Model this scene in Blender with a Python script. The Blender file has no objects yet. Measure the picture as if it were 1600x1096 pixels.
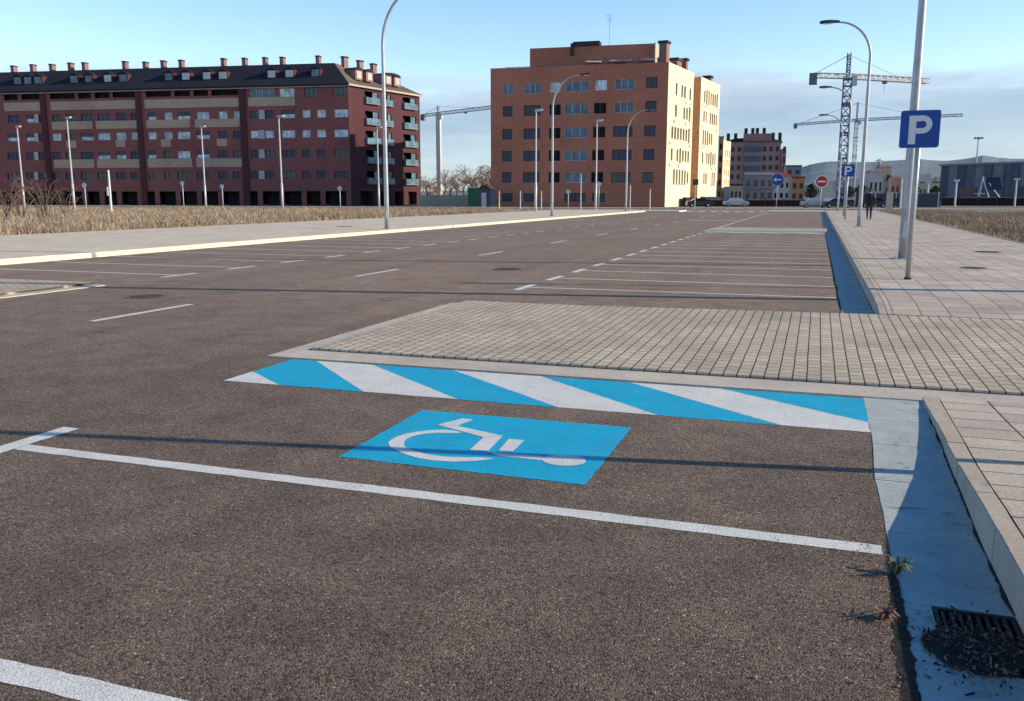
import bpy, math, random
from mathutils import Vector, noise as mn
random.seed(7)
R = math.radians
scene = bpy.context.scene
col = scene.collection

# ---------------------------------------------------------------- camera model (metres; X right of road, Y along road)
FPX, CX, CY, HOR, VPX, EYE = 1365.0, 800.0, 548.0, 309.0, 1278.0, 1.55
PITCH = math.atan((CY - HOR) / FPX)
PSI = math.atan2(VPX - CX, FPX * math.cos(PITCH) + (CY - HOR) * math.sin(PITCH))

def ray(u, v):
    r, up = u - CX, CY - v
    F = FPX * math.cos(PITCH) + up * math.sin(PITCH)
    Z = up * math.cos(PITCH) - FPX * math.sin(PITCH)
    return (r * math.cos(PSI) - F * math.sin(PSI), r * math.sin(PSI) + F * math.cos(PSI), Z)

def on_ground(u, v, z=0.0):
    d = ray(u, v); t = (z - EYE) / d[2]
    return d[0] * t, d[1] * t

def at_depth(u, dep, v=HOR):
    """ground point seen in direction u at horizontal axial distance dep"""
    d = ray(u, v)
    F = -d[0] * math.sin(PSI) + d[1] * math.cos(PSI)
    t = dep / F
    return d[0] * t, d[1] * t, EYE + d[2] * t

def height_at(u, v, x, y):
    d = ray(u, v); t = math.hypot(x, y) / math.hypot(d[0], d[1])
    return EYE + d[2] * t

# ---------------------------------------------------------------- mesh builder
class MB:
    def __init__(s): s.v, s.f, s.m = [], [], []
    def face(s, pts, mi=0):
        b = len(s.v); s.v += [tuple(p) for p in pts]; s.f.append(tuple(range(b, b + len(pts)))); s.m.append(mi)
    def box(s, x0, y0, z0, x1, y1, z1, mi=0):
        s.hexa([(x0,y0,z0),(x1,y0,z0),(x1,y1,z0),(x0,y1,z0),(x0,y0,z1),(x1,y0,z1),(x1,y1,z1),(x0,y1,z1)], mi)
    def hexa(s, p, mi=0):
        b = len(s.v); s.v += [tuple(q) for q in p]
        for q in ((0,3,2,1),(4,5,6,7),(0,1,5,4),(1,2,6,5),(2,3,7,6),(3,0,4,7)):
            s.f.append(tuple(b + i for i in q)); s.m.append(mi)
    def tube(s, pts, rad, n=8, mi=0, cap=True):
        pts = [Vector(p) for p in pts]
        if not isinstance(rad, (list, tuple)): rad = [rad] * len(pts)
        b = len(s.v); prev = None
        for i, p in enumerate(pts):
            d = (pts[min(i+1, len(pts)-1)] - pts[max(i-1, 0)]).normalized()
            if prev is None:
                a = Vector((0,0,1)) if abs(d.z) < .9 else Vector((1,0,0))
                e1 = d.cross(a).normalized()
            else:
                e1 = (prev - d * prev.dot(d)).normalized()
            prev = e1; e2 = d.cross(e1)
            for k in range(n):
                t = 2 * math.pi * k / n
                s.v.append(tuple(p + (e1 * math.cos(t) + e2 * math.sin(t)) * rad[i]))
        for i in range(len(pts) - 1):
            for k in range(n):
                s.f.append((b+i*n+k, b+i*n+(k+1)%n, b+(i+1)*n+(k+1)%n, b+(i+1)*n+k)); s.m.append(mi)
        if cap:
            s.f.append(tuple(b + k for k in reversed(range(n)))); s.m.append(mi)
            s.f.append(tuple(b + (len(pts)-1)*n + k for k in range(n))); s.m.append(mi)
    def ellipsoid(s, c, r, nu=12, nv=8, mi=0):
        b = len(s.v)
        for j in range(nv + 1):
            ph = math.pi * j / nv
            for i in range(nu):
                th = 2*math.pi*i/nu
                s.v.append((c[0]+r[0]*math.sin(ph)*math.cos(th), c[1]+r[1]*math.sin(ph)*math.sin(th), c[2]-r[2]*math.cos(ph)))
        for j in range(nv):
            for i in range(nu):
                s.f.append((b+j*nu+i, b+j*nu+(i+1)%nu, b+(j+1)*nu+(i+1)%nu, b+(j+1)*nu+i)); s.m.append(mi)
    def build(s, name, mats, parent=None, smooth=False, loc=None):
        me = bpy.data.meshes.new(name)
        off = Vector((0,0,0))
        if parent is not None and loc is None: off = world_of(parent)
        if loc is not None: off = Vector(loc)
        me.from_pydata([(x-off.x, y-off.y, z-off.z) for x, y, z in s.v], [], s.f)
        if not isinstance(mats, (list, tuple)): mats = [mats]
        for m in mats: me.materials.append(m)
        me.polygons.foreach_set('material_index', s.m)
        if smooth: me.polygons.foreach_set('use_smooth', [True]*len(s.f))
        me.validate(); me.update()
        o = bpy.data.objects.new(name, me); col.objects.link(o)
        if parent is not None: o.parent = parent
        if loc is not None: o.location = loc
        return o

def world_of(o):
    v = Vector((0,0,0))
    while o is not None:
        v += o.location; o = o.parent
    return v

def tag(o, label=None, cat=None, group=None, kind=None):
    if label: o['label'] = label
    if cat: o['category'] = cat
    if group: o['group'] = group
    if kind: o['kind'] = kind
    return o

def thing(name, label, cat, loc, group=None):
    o = bpy.data.objects.new(name, None); o.empty_display_size = .3
    col.objects.link(o); o.location = loc
    return tag(o, label, cat, group)

def copy_tree(o, loc, label, parent=None):
    c = o.copy(); col.objects.link(c)
    if parent is None:
        c.location = loc
        if label: c['label'] = label
    else:
        c.parent = parent
    for ch in list(o.children): copy_tree(ch, None, None, c)
    return c

def struct(o, label=None): return tag(o, label=label, kind='structure')

# ---------------------------------------------------------------- materials
def newmat(name):
    m = bpy.data.materials.new(name); m.use_nodes = True
    nt = m.node_tree; nt.nodes.clear()
    out = nt.nodes.new('ShaderNodeOutputMaterial'); b = nt.nodes.new('ShaderNodeBsdfPrincipled')
    nt.links.new(b.outputs[0], out.inputs[0])
    return m, nt, b
def N(nt, t, **kw):
    n = nt.nodes.new(t)
    for k, v in kw.items():
        if hasattr(n, k) and k not in n.inputs: setattr(n, k, v)
        else: n.inputs[k].default_value = v
    return n
def L(nt, a, b): nt.links.new(a, b)
def coords(nt, rot=0.0, scale=(1,1,1)):
    t = N(nt, 'ShaderNodeTexCoord'); mp = N(nt, 'ShaderNodeMapping')
    mp.inputs['Rotation'].default_value = (0,0,rot); mp.inputs['Scale'].default_value = scale
    L(nt, t.outputs['Object'], mp.inputs[0]); return mp.outputs[0]
def noise(nt, vec, scale, detail=3, rough=.55):
    n = N(nt, 'ShaderNodeTexNoise'); n.inputs['Scale'].default_value = scale
    n.inputs['Detail'].default_value = detail; n.inputs['Roughness'].default_value = rough
    L(nt, vec, n.inputs['Vector']); return n.outputs['Fac']
def ramp(nt, fac, stops):
    r = N(nt, 'ShaderNodeValToRGB'); e = r.color_ramp.elements
    while len(e) < len(stops): e.new(.5)
    for i, (p, c) in enumerate(stops):
        e[i].position = p; e[i].color = (*c, 1) if len(c) == 3 else c
    L(nt, fac, r.inputs[0]); return r.outputs[0]
def mix(nt, fac, a, b, typ='MIX'):
    n = N(nt, 'ShaderNodeMix', data_type='RGBA', blend_type=typ)
    for idx, val in ((6, a), (7, b)):
        if hasattr(val, 'links'): L(nt, val, n.inputs[idx])
        else: n.inputs[idx].default_value = (*val, 1)
    if hasattr(fac, 'links'): L(nt, fac, n.inputs[0])
    else: n.inputs[0].default_value = fac
    return n.outputs[2]
def mathn(nt, op, a, b=None, clamp=False):
    n = N(nt, 'ShaderNodeMath', operation=op, use_clamp=clamp)
    for i, val in enumerate((a, b)):
        if val is None: continue
        if hasattr(val, 'links'): L(nt, val, n.inputs[i])
        else: n.inputs[i].default_value = val
    return n.outputs[0]
def bump(nt, b, h, strength=.5, dist=.01):
    n = N(nt, 'ShaderNodeBump'); n.inputs['Strength'].default_value = strength; n.inputs['Distance'].default_value = dist
    L(nt, h, n.inputs['Height']); L(nt, n.outputs[0], b.inputs['Normal'])

def plain(name, c, rough=.7, metal=0., var=.18, scale=3., bmp=0., spec=.4):
    m, nt, b = newmat(name); v = coords(nt)
    n = noise(nt, v, scale, 4)
    lo = tuple(x*(1-var) for x in c); hi = tuple(min(1, x*(1+var)) for x in c)
    L(nt, ramp(nt, n, [(.3, lo), (.7, hi)]), b.inputs['Base Color'])
    b.inputs['Roughness'].default_value = rough; b.inputs['Metallic'].default_value = metal
    b.inputs['Specular IOR Level'].default_value = spec
    if bmp: bump(nt, b, n, bmp, .02)
    return m

def asphalt_nodes(nt, v, tone=1.0):
    big = noise(nt, v, .22, 5, .6)
    mid = noise(nt, v, 2.2, 5, .65)
    base = ramp(nt, big, [(.3, (.222*tone,.163*tone,.122*tone)), (.7, (.285*tone,.208*tone,.152*tone))])
    base = mix(nt, .55, base, ramp(nt, mid, [(.3, (.62,.62,.62)), (.7, (1.3,1.29,1.27))]), 'MULTIPLY')
    vo = N(nt, 'ShaderNodeTexVoronoi'); vo.inputs['Scale'].default_value = 120.; L(nt, v, vo.inputs['Vector'])
    sep = N(nt, 'ShaderNodeSeparateColor'); L(nt, vo.outputs['Color'], sep.inputs[0])
    sp = ramp(nt, sep.outputs[0], [(0, (.30,.29,.29)), (.3, (.72,.71,.70)), (.6, (1.,1.,1.)), (.9, (1.28,1.26,1.24)), (.985, (1.5,1.5,1.5)), (.992, (2.6,2.6,2.6))])
    base = mix(nt, 1., base, sp, 'MULTIPLY')
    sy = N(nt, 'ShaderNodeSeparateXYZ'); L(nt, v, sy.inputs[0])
    wear_or_shading = mathn(nt, 'ADD', mathn(nt, 'MULTIPLY', sy.outputs[1], 1/16.), mathn(nt, 'MULTIPLY', mid, .25))
    base = mix(nt, 1., base, ramp(nt, wear_or_shading, [(.2, (.55,.55,.55)), (.55, (.78,.78,.78)), (1., (1.05,1.05,1.06))]), 'MULTIPLY')  # light falloff with distance painted into the asphalt colour, darker nearby
    base = mix(nt, 1., base, (1.45,1.45,1.45), 'MULTIPLY')
    fine = noise(nt, v, 260., 2)
    base = mix(nt, .6, base, ramp(nt, fine, [(.36, (.25,.25,.26)), (.5, (.95,.95,.95)), (.64, (1.6,1.58,1.55))]), 'MULTIPLY')
    # dark drip spots and faint tyre lanes along the road
    lane = N(nt, 'ShaderNodeTexNoise'); lane.inputs['Scale'].default_value = 1.1; lane.inputs['Detail'].default_value = 3.
    lm = N(nt, 'ShaderNodeMapping'); lm.inputs['Scale'].default_value = (1.,.035,1.); L(nt, v, lm.inputs[0]); L(nt, lm.outputs[0], lane.inputs['Vector'])
    base = mix(nt, .7, base, ramp(nt, lane.outputs['Fac'], [(.35, (.86,.86,.87)), (.65, (1.1,1.1,1.09))]), 'MULTIPLY')
    oil = noise(nt, v, 1.7, 2, .4)
    base = mix(nt, ramp(nt, oil, [(.70, (0,0,0)), (.78, (.35,.35,.35))]), base, (.05,.04,.033))
    hgt = mathn(nt, 'ADD', mathn(nt, 'MULTIPLY', vo.outputs['Distance'], -.9), mathn(nt, 'MULTIPLY', fine, .4))
    return base, hgt, mid

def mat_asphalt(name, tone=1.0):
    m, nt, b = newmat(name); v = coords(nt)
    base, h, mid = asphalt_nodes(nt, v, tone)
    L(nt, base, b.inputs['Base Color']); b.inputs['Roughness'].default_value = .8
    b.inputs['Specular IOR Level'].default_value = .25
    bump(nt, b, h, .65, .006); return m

def mat_paint(name, c, wear_or_shading=.42, soft=.06):
    m, nt, b = newmat(name); v = coords(nt)
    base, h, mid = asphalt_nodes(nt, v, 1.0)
    w1 = noise(nt, v, 70., 3, .7); w2 = noise(nt, v, 5., 4, .6)
    w = mathn(nt, 'ADD', mathn(nt, 'MULTIPLY', w1, .65), mathn(nt, 'MULTIPLY', w2, .35))
    mask = ramp(nt, w, [(wear_or_shading - soft, (1,1,1)), (wear_or_shading + soft, (0,0,0))])
    big = noise(nt, v, 3.5, 4)
    pc = ramp(nt, big, [(.3, tuple(x*.86 for x in c)), (.7, c)])
    fine = noise(nt, v, 180., 2)
    pc = mix(nt, .75, pc, ramp(nt, fine, [(.36, (.55,.55,.56)), (.5, (1.,1.,1.)), (.62, (1.15,1.15,1.15))]), 'MULTIPLY')
    scuff = noise(nt, coords(nt, 0, (1.,.12,1.)), 3.5, 5, .7)
    pc = mix(nt, ramp(nt, scuff, [(.56, (0,0,0)), (.74, (.16,.16,.16))]), pc, (.20,.17,.15))
    L(nt, mix(nt, mask, pc, base), b.inputs['Base Color']); b.inputs['Roughness'].default_value = .6
    b.inputs['Specular IOR Level'].default_value = .35
    bump(nt, b, h, .4, .004); return m

def mat_concrete(name, c, stain=.35, dark=(.09,.085,.08), scale=1.3):
    m, nt, b = newmat(name); v = coords(nt)
    n1 = noise(nt, v, scale, 6, .65); n2 = noise(nt, v, 40., 4); n3 = noise(nt, v, 6., 5, .7)
    base = ramp(nt, n1, [(.3, tuple(x*.8 for x in c)), (.7, tuple(min(1, x*1.12) for x in c))])
    base = mix(nt, .5, base, ramp(nt, n2, [(.3, (.75,.75,.75)), (.7, (1.2,1.2,1.2))]), 'MULTIPLY')
    st = ramp(nt, n3, [(.58, (0,0,0)), (.74, (stain,)*3)])
    base = mix(nt, st, base, dark)
    L(nt, base, b.inputs['Base Color']); b.inputs['Roughness'].default_value = .88
    b.inputs['Specular IOR Level'].default_value = .25
    bump(nt, b, n2, .3, .006); return m

def mat_brick(name, c1, c2, mortar, bw, rh, ms, rot=0., bmp=.5, offset=.5, grain=1., patch=.25):
    m, nt, b = newmat(name); v = coords(nt, rot)
    # slight waviness so that the joints are not ruler-straight
    wv = N(nt, 'ShaderNodeTexNoise'); wv.inputs['Scale'].default_value = 2.5; L(nt, v, wv.inputs['Vector'])
    off = N(nt, 'ShaderNodeVectorMath', operation='MULTIPLY_ADD')
    L(nt, wv.outputs['Color'], off.inputs[0]); off.inputs[1].default_value = (.01,.01,0); L(nt, v, off.inputs[2])
    br = N(nt, 'ShaderNodeTexBrick'); br.offset = offset
    br.inputs['Color1'].default_value = (*c1,1); br.inputs['Color2'].default_value = (*c2,1); br.inputs['Mortar'].default_value = (*mortar,1)
    br.inputs['Scale'].default_value = 1.; br.inputs['Mortar Size'].default_value = ms; br.inputs['Mortar Smooth'].default_value = .3
    br.inputs['Bias'].default_value = 0.; br.inputs['Brick Width'].default_value = bw; br.inputs['Row Height'].default_value = rh
    L(nt, off.outputs[0], br.inputs['Vector'])
    n1 = noise(nt, v, .7, 6, .65); n2 = noise(nt, v, 75., 4, .65)
    base = mix(nt, 1., br.outputs['Color'], ramp(nt, n1, [(.3, (1-patch,)*3), (.7, (1+patch*.6,)*3)]), 'MULTIPLY')
    base = mix(nt, .5*grain, base, ramp(nt, n2, [(.36, (.45,.44,.43)), (.62, (1.3,1.3,1.3))]), 'MULTIPLY')
    L(nt, base, b.inputs['Base Color']); b.inputs['Roughness'].default_value = .85; b.inputs['Specular IOR Level'].default_value = .25
    h = mathn(nt, 'ADD', mathn(nt, 'MULTIPLY', br.outputs['Fac'], -1.), mathn(nt, 'MULTIPLY', n2, .35))
    bump(nt, b, h, bmp, .008); return m

def mat_facade(name, c, var=.14):
    m, nt, b = newmat(name); v = coords(nt)
    n1 = noise(nt, v, .12, 5); n2 = noise(nt, coords(nt, 0, (.6,.6,3.)), 2.2, 5, .7)
    base = ramp(nt, n1, [(.3, tuple(x*(1-var) for x in c)), (.7, tuple(x*(1+var) for x in c))])
    base = mix(nt, .8, base, ramp(nt, n2, [(.3, (.72,.72,.72)), (.7, (1.28,1.28,1.28))]), 'MULTIPLY')
    L(nt, base, b.inputs['Base Color']); b.inputs['Roughness'].default_value = .85; b.inputs['Specular IOR Level'].default_value = .2
    return m

def mat_glass(name, c=(.03,.045,.06), rough=.08):
    m, nt, b = newmat(name); v = coords(nt)
    n = noise(nt, v, .8, 2)
    L(nt, ramp(nt, n, [(.35, tuple(x*.6 for x in c)), (.65, tuple(x*1.5 for x in c))]), b.inputs['Base Color'])
    b.inputs['Roughness'].default_value = rough; b.inputs['Specular IOR Level'].default_value = .6
    return m

def mat_straw(name, cols):
    m, nt, b = newmat(name)
    g = N(nt, 'ShaderNodeNewGeometry'); v = coords(nt)
    n = noise(nt, v, .25, 4)
    r1 = ramp(nt, g.outputs['Random Per Island'], [(i/(len(cols)-1), c) for i, c in enumerate(cols)])
    base = mix(nt, .8, r1, ramp(nt, n, [(.3, (.6,.58,.56)), (.7, (1.3,1.28,1.22))]), 'MULTIPLY')
    L(nt, base, b.inputs['Base Color']); b.inputs['Roughness'].default_value = .85; b.inputs['Specular IOR Level'].default_value = .15
    return m

A = {}
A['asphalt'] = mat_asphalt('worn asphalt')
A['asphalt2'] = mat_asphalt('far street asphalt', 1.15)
A['white'] = mat_paint('white road paint', (.98,.95,.88), .35)
A['whiteworn'] = mat_paint('worn white road paint', (.95,.90,.80), .37, .08)
A['blue'] = mat_paint('blue road paint', (.010,.56,.86), .36)
A['blueworn'] = mat_paint('worn pale blue road paint', (.34,.58,.74), .40, .08)
A['concrete'] = mat_concrete('pale border concrete', (.70,.61,.50), .16)
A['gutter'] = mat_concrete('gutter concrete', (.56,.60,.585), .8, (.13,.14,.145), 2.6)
A['kerb'] = mat_concrete('kerb concrete', (.60,.50,.39), .45)
A['kerb_l'] = mat_concrete('pale kerb concrete', (.84,.74,.56), .3)
A['soil'] = plain('seam soil', (.035,.029,.023), .95, 0, .5, 30, .6)
A['pavers'] = mat_brick('driveway pavers', (.66,.55,.41), (.79,.665,.51), (.10,.08,.062), .165, .115, .007, math.pi/2, .8)
A['tiles'] = mat_brick('pavement tiles', (.60,.50,.395), (.77,.65,.52), (.14,.115,.09), .30, .44, .009, math.pi/2, .6, 0.)
A['tiles_far'] = mat_brick('far pavement tiles', (.62,.52,.42), (.77,.655,.535), (.22,.18,.145), .33, .33, .008, math.pi/2, .5, 0., .6)
A['tiles_l'] = mat_brick('left pavement tiles', (.82,.68,.52), (.88,.75,.58), (.55,.45,.34), .4, .4, .006, math.pi/2, .4, 0., .3, .14)
A['ground'] = mat_concrete('dry earth', (.28,.215,.15), .4, (.14,.11,.075), .05)
A['field'] = mat_concrete('dry field soil', (.36,.27,.17), .5, (.16,.12,.08), .3)
A['steel'] = plain('galvanised steel', (.46,.465,.47), .42, .35, .12, 4)
A['steel_pale'] = plain('pale painted steel', (.62,.62,.60), .5, .2, .1, 4)
A['lamp_dark'] = plain('dark lamp housing', (.06,.065,.07), .5, .2)
A['lamp_glass'] = plain('lamp diffuser', (.75,.75,.72), .25)
A['iron'] = plain('cast iron', (.045,.042,.04), .7, .4, .4, 25, .4)
A['cover'] = plain('worn cover iron', (.22,.168,.13), .7, .2, .4, 25, .4)
A['sign_blue'] = plain('sign blue', (.008,.075,.36), .35, 0, .08)
A['sign_white'] = plain('sign white', (.82,.82,.84), .4, 0, .05)
A['sign_red'] = plain('sign red', (.50,.02,.03), .4, 0, .08)
A['sign_back'] = plain('sign back aluminium', (.62,.63,.64), .5, .3)
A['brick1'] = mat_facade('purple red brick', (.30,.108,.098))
A['brick1d'] = mat_facade('dark and shaded red brick', (.105,.042,.048))  # pilaster brick; also puts shade into the side wall's colour
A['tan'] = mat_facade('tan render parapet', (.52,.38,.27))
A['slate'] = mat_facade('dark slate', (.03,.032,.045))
A['slate_r'] = mat_facade('sunlit tone slate', (.16,.135,.12))  # lighter slate copy: sunlight on the right slope put into its colour
A['brick2'] = mat_facade('rust brick', (.50,.195,.125))
A['brick2b'] = mat_facade('sunlit tone brick', (.90,.79,.54))  # pale copy of the brick, with sunlight on the side walls put into colour
A['brick3'] = mat_facade('dull red brick', (.40,.235,.215))  # lightened to carry distance haze in the brick colour
A['grey_render'] = mat_facade('blue grey render', (.27,.28,.31))
A['cream'] = mat_facade('cream render', (.54,.46,.34))
A['white_render'] = mat_facade('white render', (.58,.55,.52))
A['cap'] = mat_facade('chimney cap', (.07,.055,.055))
A['chimney'] = mat_facade('chimney render', (.30,.175,.155))
A['glass'] = mat_glass('window glass')
A['glass_blue'] = mat_glass('bluish window glass', (.07,.13,.19))
A['glass_pale'] = mat_glass('pale curtained glass', (.60,.70,.74), .25)
A['shutter'] = plain('grey blue roller shutter', (.085,.09,.125), .6, 0, .2, 2)
A['shutter_pale'] = plain('pale roller shutter', (.52,.50,.48), .6, 0, .12, 2)
A['frame'] = plain('white window frame', (.62,.64,.66), .5, 0, .05)
A['frame_dark'] = plain('dark window frame', (.06,.06,.075), .5, 0, .1)
A['dark'] = plain('dark interior', (.018,.016,.02), .9, 0, .3)
A['teal'] = mat_glass('teal balcony glass', (.10,.19,.24), .3)
A['bark'] = plain('grey brown bark', (.17,.125,.095), .9, 0, .25, 6)
A['twig'] = plain('pale brown twigs', (.30,.215,.15), .9, 0, .25, 3)
A['straw'] = mat_straw('dry straw', [(.26,.19,.13), (.50,.385,.27), (.62,.49,.355), (.38,.285,.20), (.74,.61,.46), (.20,.15,.11)])
A['straw_r'] = mat_straw('dry brown straw', [(.22,.165,.12), (.42,.315,.22), (.52,.40,.29), (.31,.23,.165), (.60,.475,.35), (.17,.13,.10)])
A['leaf'] = plain('green weed leaves', (.125,.135,.055), .7, 0, .4, 40)
A['deadleaf'] = plain('reddish dead leaves', (.27,.13,.09), .8, 0, .4, 40)
A['conifer'] = plain('dark evergreen', (.03,.042,.026), .9, 0, .4, 2)
A['crane_dark'] = plain('dark blue crane steel', (.15,.185,.29), .5, .2, .2, 1)  # haze over the far crane is mixed into this paler steel colour
A['crane_pale'] = plain('pale crane steel', (.62,.62,.56), .5, .2, .1, 1)
A['crane_grey'] = plain('grey crane steel', (.42,.44,.52), .5, .2, .1, 1)
A['ballast'] = plain('concrete ballast', (.2,.2,.2), .9)
A['shed'] = mat_brick('ribbed cladding', (.115,.125,.17), (.19,.195,.24), (.07,.07,.10), 2.6, 60, .12, 0, .2, 0.)
A['hill'] = mat_concrete('hazy hills', (.25,.305,.325), .5, (.17,.22,.235), .006)  # distance haze baked into the colours of both hill layers
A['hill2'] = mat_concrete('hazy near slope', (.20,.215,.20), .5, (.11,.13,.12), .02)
A['container'] = plain('green container paint', (.03,.16,.075), .5, 0, .2, 1)
A['orange'] = mat_facade('orange render', (.52,.26,.13))
A['red_roof'] = mat_facade('red brown render', (.30,.06,.05))
A['tyre'] = plain('tyre rubber', (.02,.02,.022), .9)
A['stone'] = plain('cream marker stone', (.60,.52,.36), .85, 0, .15, 6)
A['pebble'] = plain('pale grit', (.33,.29,.25), .9, 0, .5, 50)
for nm, c in (('car_navy', (.02,.03,.07)), ('car_silver', (.45,.46,.48)), ('car_black', (.015,.015,.018)), ('car_white', (.75,.75,.75)), ('car_red', (.28,.03,.03))):
    A[nm] = plain(nm.replace('_', ' ') + ' paint', c, .25, .1, .05, 1, 0, .6)
A['jacket'] = plain('dark jacket cloth', (.025,.022,.03), .9, 0, .2, 20)
A['trousers'] = plain('dark blue trousers', (.03,.035,.06), .9, 0, .2, 20)
A['skin'] = plain('skin', (.55,.34,.26), .6, 0, .08, 20)
A['hair'] = plain('dark hair', (.03,.02,.015), .7)
A['shoe'] = plain('dark shoes', (.02,.02,.02), .7)

# ---------------------------------------------------------------- ground, roads, pavements
def sheet(name, x0, y0, x1, y1, z, m, parent=None):
    mb = MB(); mb.face([(x0,y0,z),(x1,y0,z),(x1,y1,z),(x0,y1,z)]); return mb.build(name, m, parent)

struct(sheet('ground', -4000, -600, 4000, 6000, -.03, A['ground']))
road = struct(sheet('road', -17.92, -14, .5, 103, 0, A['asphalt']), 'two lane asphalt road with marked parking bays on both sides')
cross = MB()
cross.face([(-170,103,0),(140,103,0),(140,122,0),(-170,122,0)])
struct(cross.build('cross_street', A['asphalt2']), 'side street crossing beyond the zebra crossing')

def dirty_poly(mb, pts, z, jit=.004, seg=.05, mi=0):
    """outline with small irregularities like hand-sprayed paint"""
    out = []
    for i, p in enumerate(pts):
        q = pts[(i+1) % len(pts)]
        n = max(1, int(math.hypot(q[0]-p[0], q[1]-p[1]) / seg))
        n = min(n, 60)
        for k in range(n):
            t = k / n; j = jit if k else 0
            out.append((p[0]+(q[0]-p[0])*t + random.uniform(-j,j), p[1]+(q[1]-p[1])*t + random.uniform(-j,j), z))
    mb.face(out, mi)

def marking(name, pts, m, label=None, z=.0022, parent=road):
    mb = MB(); dirty_poly(mb, pts, z)
    o = mb.build(name, m, parent)
    if label: o['label'] = label
    return o
def rect(x0, y0, x1, y1): return [(x0,y0),(x1,y0),(x1,y1),(x0,y1)]

# near bay lines and outer ticks (right side, near the camera)
for Y in (-2.05, 0., 2.0, 4.02):
    marking('bay_line', rect(-4.66, Y-.055 + (-.02 if Y == 2.0 else 0), .36, Y+.055 + (-.02 if Y == 2.0 else 0)), A['white'])
    marking('bay_tick', rect(-4.80, Y-.47, -4.665, Y+.47), A['white'])
# striped band next to the ear, the same before the second ear
def hatch(dy, worn, r0=-4.74, r1=.41):
    W, B = (A['whiteworn'], A['blueworn']) if worn else (A['white'], A['blue'])
    y0, y1 = 6.14+dy, 7.2+dy
    wh = [[(r0,y0),(-4.18,y0),(r0,y0+.42)], [(-4.48,y1),(-3.87,y1),(-2.56,y0),(-3.39,y0)], [(-3.05,y1),(-2.21,y1),(-1.0,y0),(-1.75,y0)],
          [(-1.42,y1),(-.66,y1),(r1,y0+.28),(r1,y0),(-.15,y0)]]
    bl = [[(r0,y0+.42),(-4.18,y0),(-3.39,y0),(-4.48,y1),(r0,y1)], [(-3.87,y1),(-3.05,y1),(-1.75,y0),(-2.56,y0)],
          [(-2.21,y1),(-1.42,y1),(-.15,y0),(-1.0,y0)], [(-.66,y1),(r1,y1),(r1,y0+.28)]]
    for p in wh: marking('white_stripe', p, W)
    for p in bl: marking('blue_stripe', p, B)
hatch(0, False, -4.74, .423)
hatch(34.3, True)

# wheelchair symbol
marking('blue_panel', [(-2.66,4.49),(-1.115,4.46),(-1.115,5.74),(-2.68,5.73)], A['blue'], 'blue painted panel of the accessible parking bay')
def sp(x, y): return on_ground(600 + x/4, 630 + y/4)
sym = MB()
def sympoly(pts, z=.0042): sym.face([(*sp(*p), z) for p in pts])
sympoly([(490,100),(558,107),(458,146),(335,138)]); sympoly([(335,139),(458,147),(742,208),(622,217)]); sympoly([(622,218),(742,209),(652,302),(535,296)])
sympoly([(780,228),(876,237),(806,305),(715,300)])
sympoly([(640,303),(720,317),(1005,338),(990,362),(700,331)])
outer = [(492,188),(440,176),(360,171),(280,174),(200,184),(140,195),(90,210),(45,232),(25,252),(35,275),(60,290),(105,312),(150,330),(225,350),(300,362),(430,371),(560,366),(640,358),(692,350)]
inner = [(430,192),(390,190),(330,190),(270,194),(215,202),(175,213),(145,226),(130,240),(124,255),(128,272),(145,285),(165,294),(195,305),(245,318),(300,329),(370,337),(430,341),(500,343),(600,343)]
for i in range(len(outer)-1): sympoly([outer[i], outer[i+1], inner[i+1], inner[i]])
sympoly([(1125+137*math.cos(2*math.pi*k/28), 362+5*math.cos(2*math.pi*k/28)+34*math.sin(2*math.pi*k/28)) for k in range(28)], .0046)
o = sym.build('wheelchair_symbol', A['white'], road); o['label'] = 'white wheelchair symbol painted on the blue panel'

# far right bays
Y = 14.55
k = 0
while Y < 40.3:
    marking('bay_line', rect(-4.70, Y-.05, .36, Y+.05), A['whiteworn'])
    marking('bay_tick', rect(-4.84, Y-.5, -4.70, Y+.5), A['white'])
    Y += 1.86; k += 1
marking('edge_line', rect(-4.90, 47, -4.78, 97), A['whiteworn'])
# left bays
Y = 14.55
for k in range(22):
    marking('bay_line', rect(-17.6, Y-.05, -12.20, Y+.05), A['whiteworn'])
    marking('bay_tick', rect(-12.22, Y-.5, -12.08, Y+.5), A['white'])
    Y += 2.05 if k < 12 else 3.4
# centre dashes
for k in range(-1, 13):
    y = 8.76 + 6.78*k
    marking('centre_dash', rect(-8.70 + .012*k, y-.1, -8.58 + .012*k, y+1.80), A['white'])
marking('stop_line', rect(-8.2, 62, -5.2, 62.6), A['whiteworn'])
for k in range(7):
    marking('zebra_bar', rect(-13.9+1.32*k, 99.2, -13.2+1.32*k, 102.6), A['white'])

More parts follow.
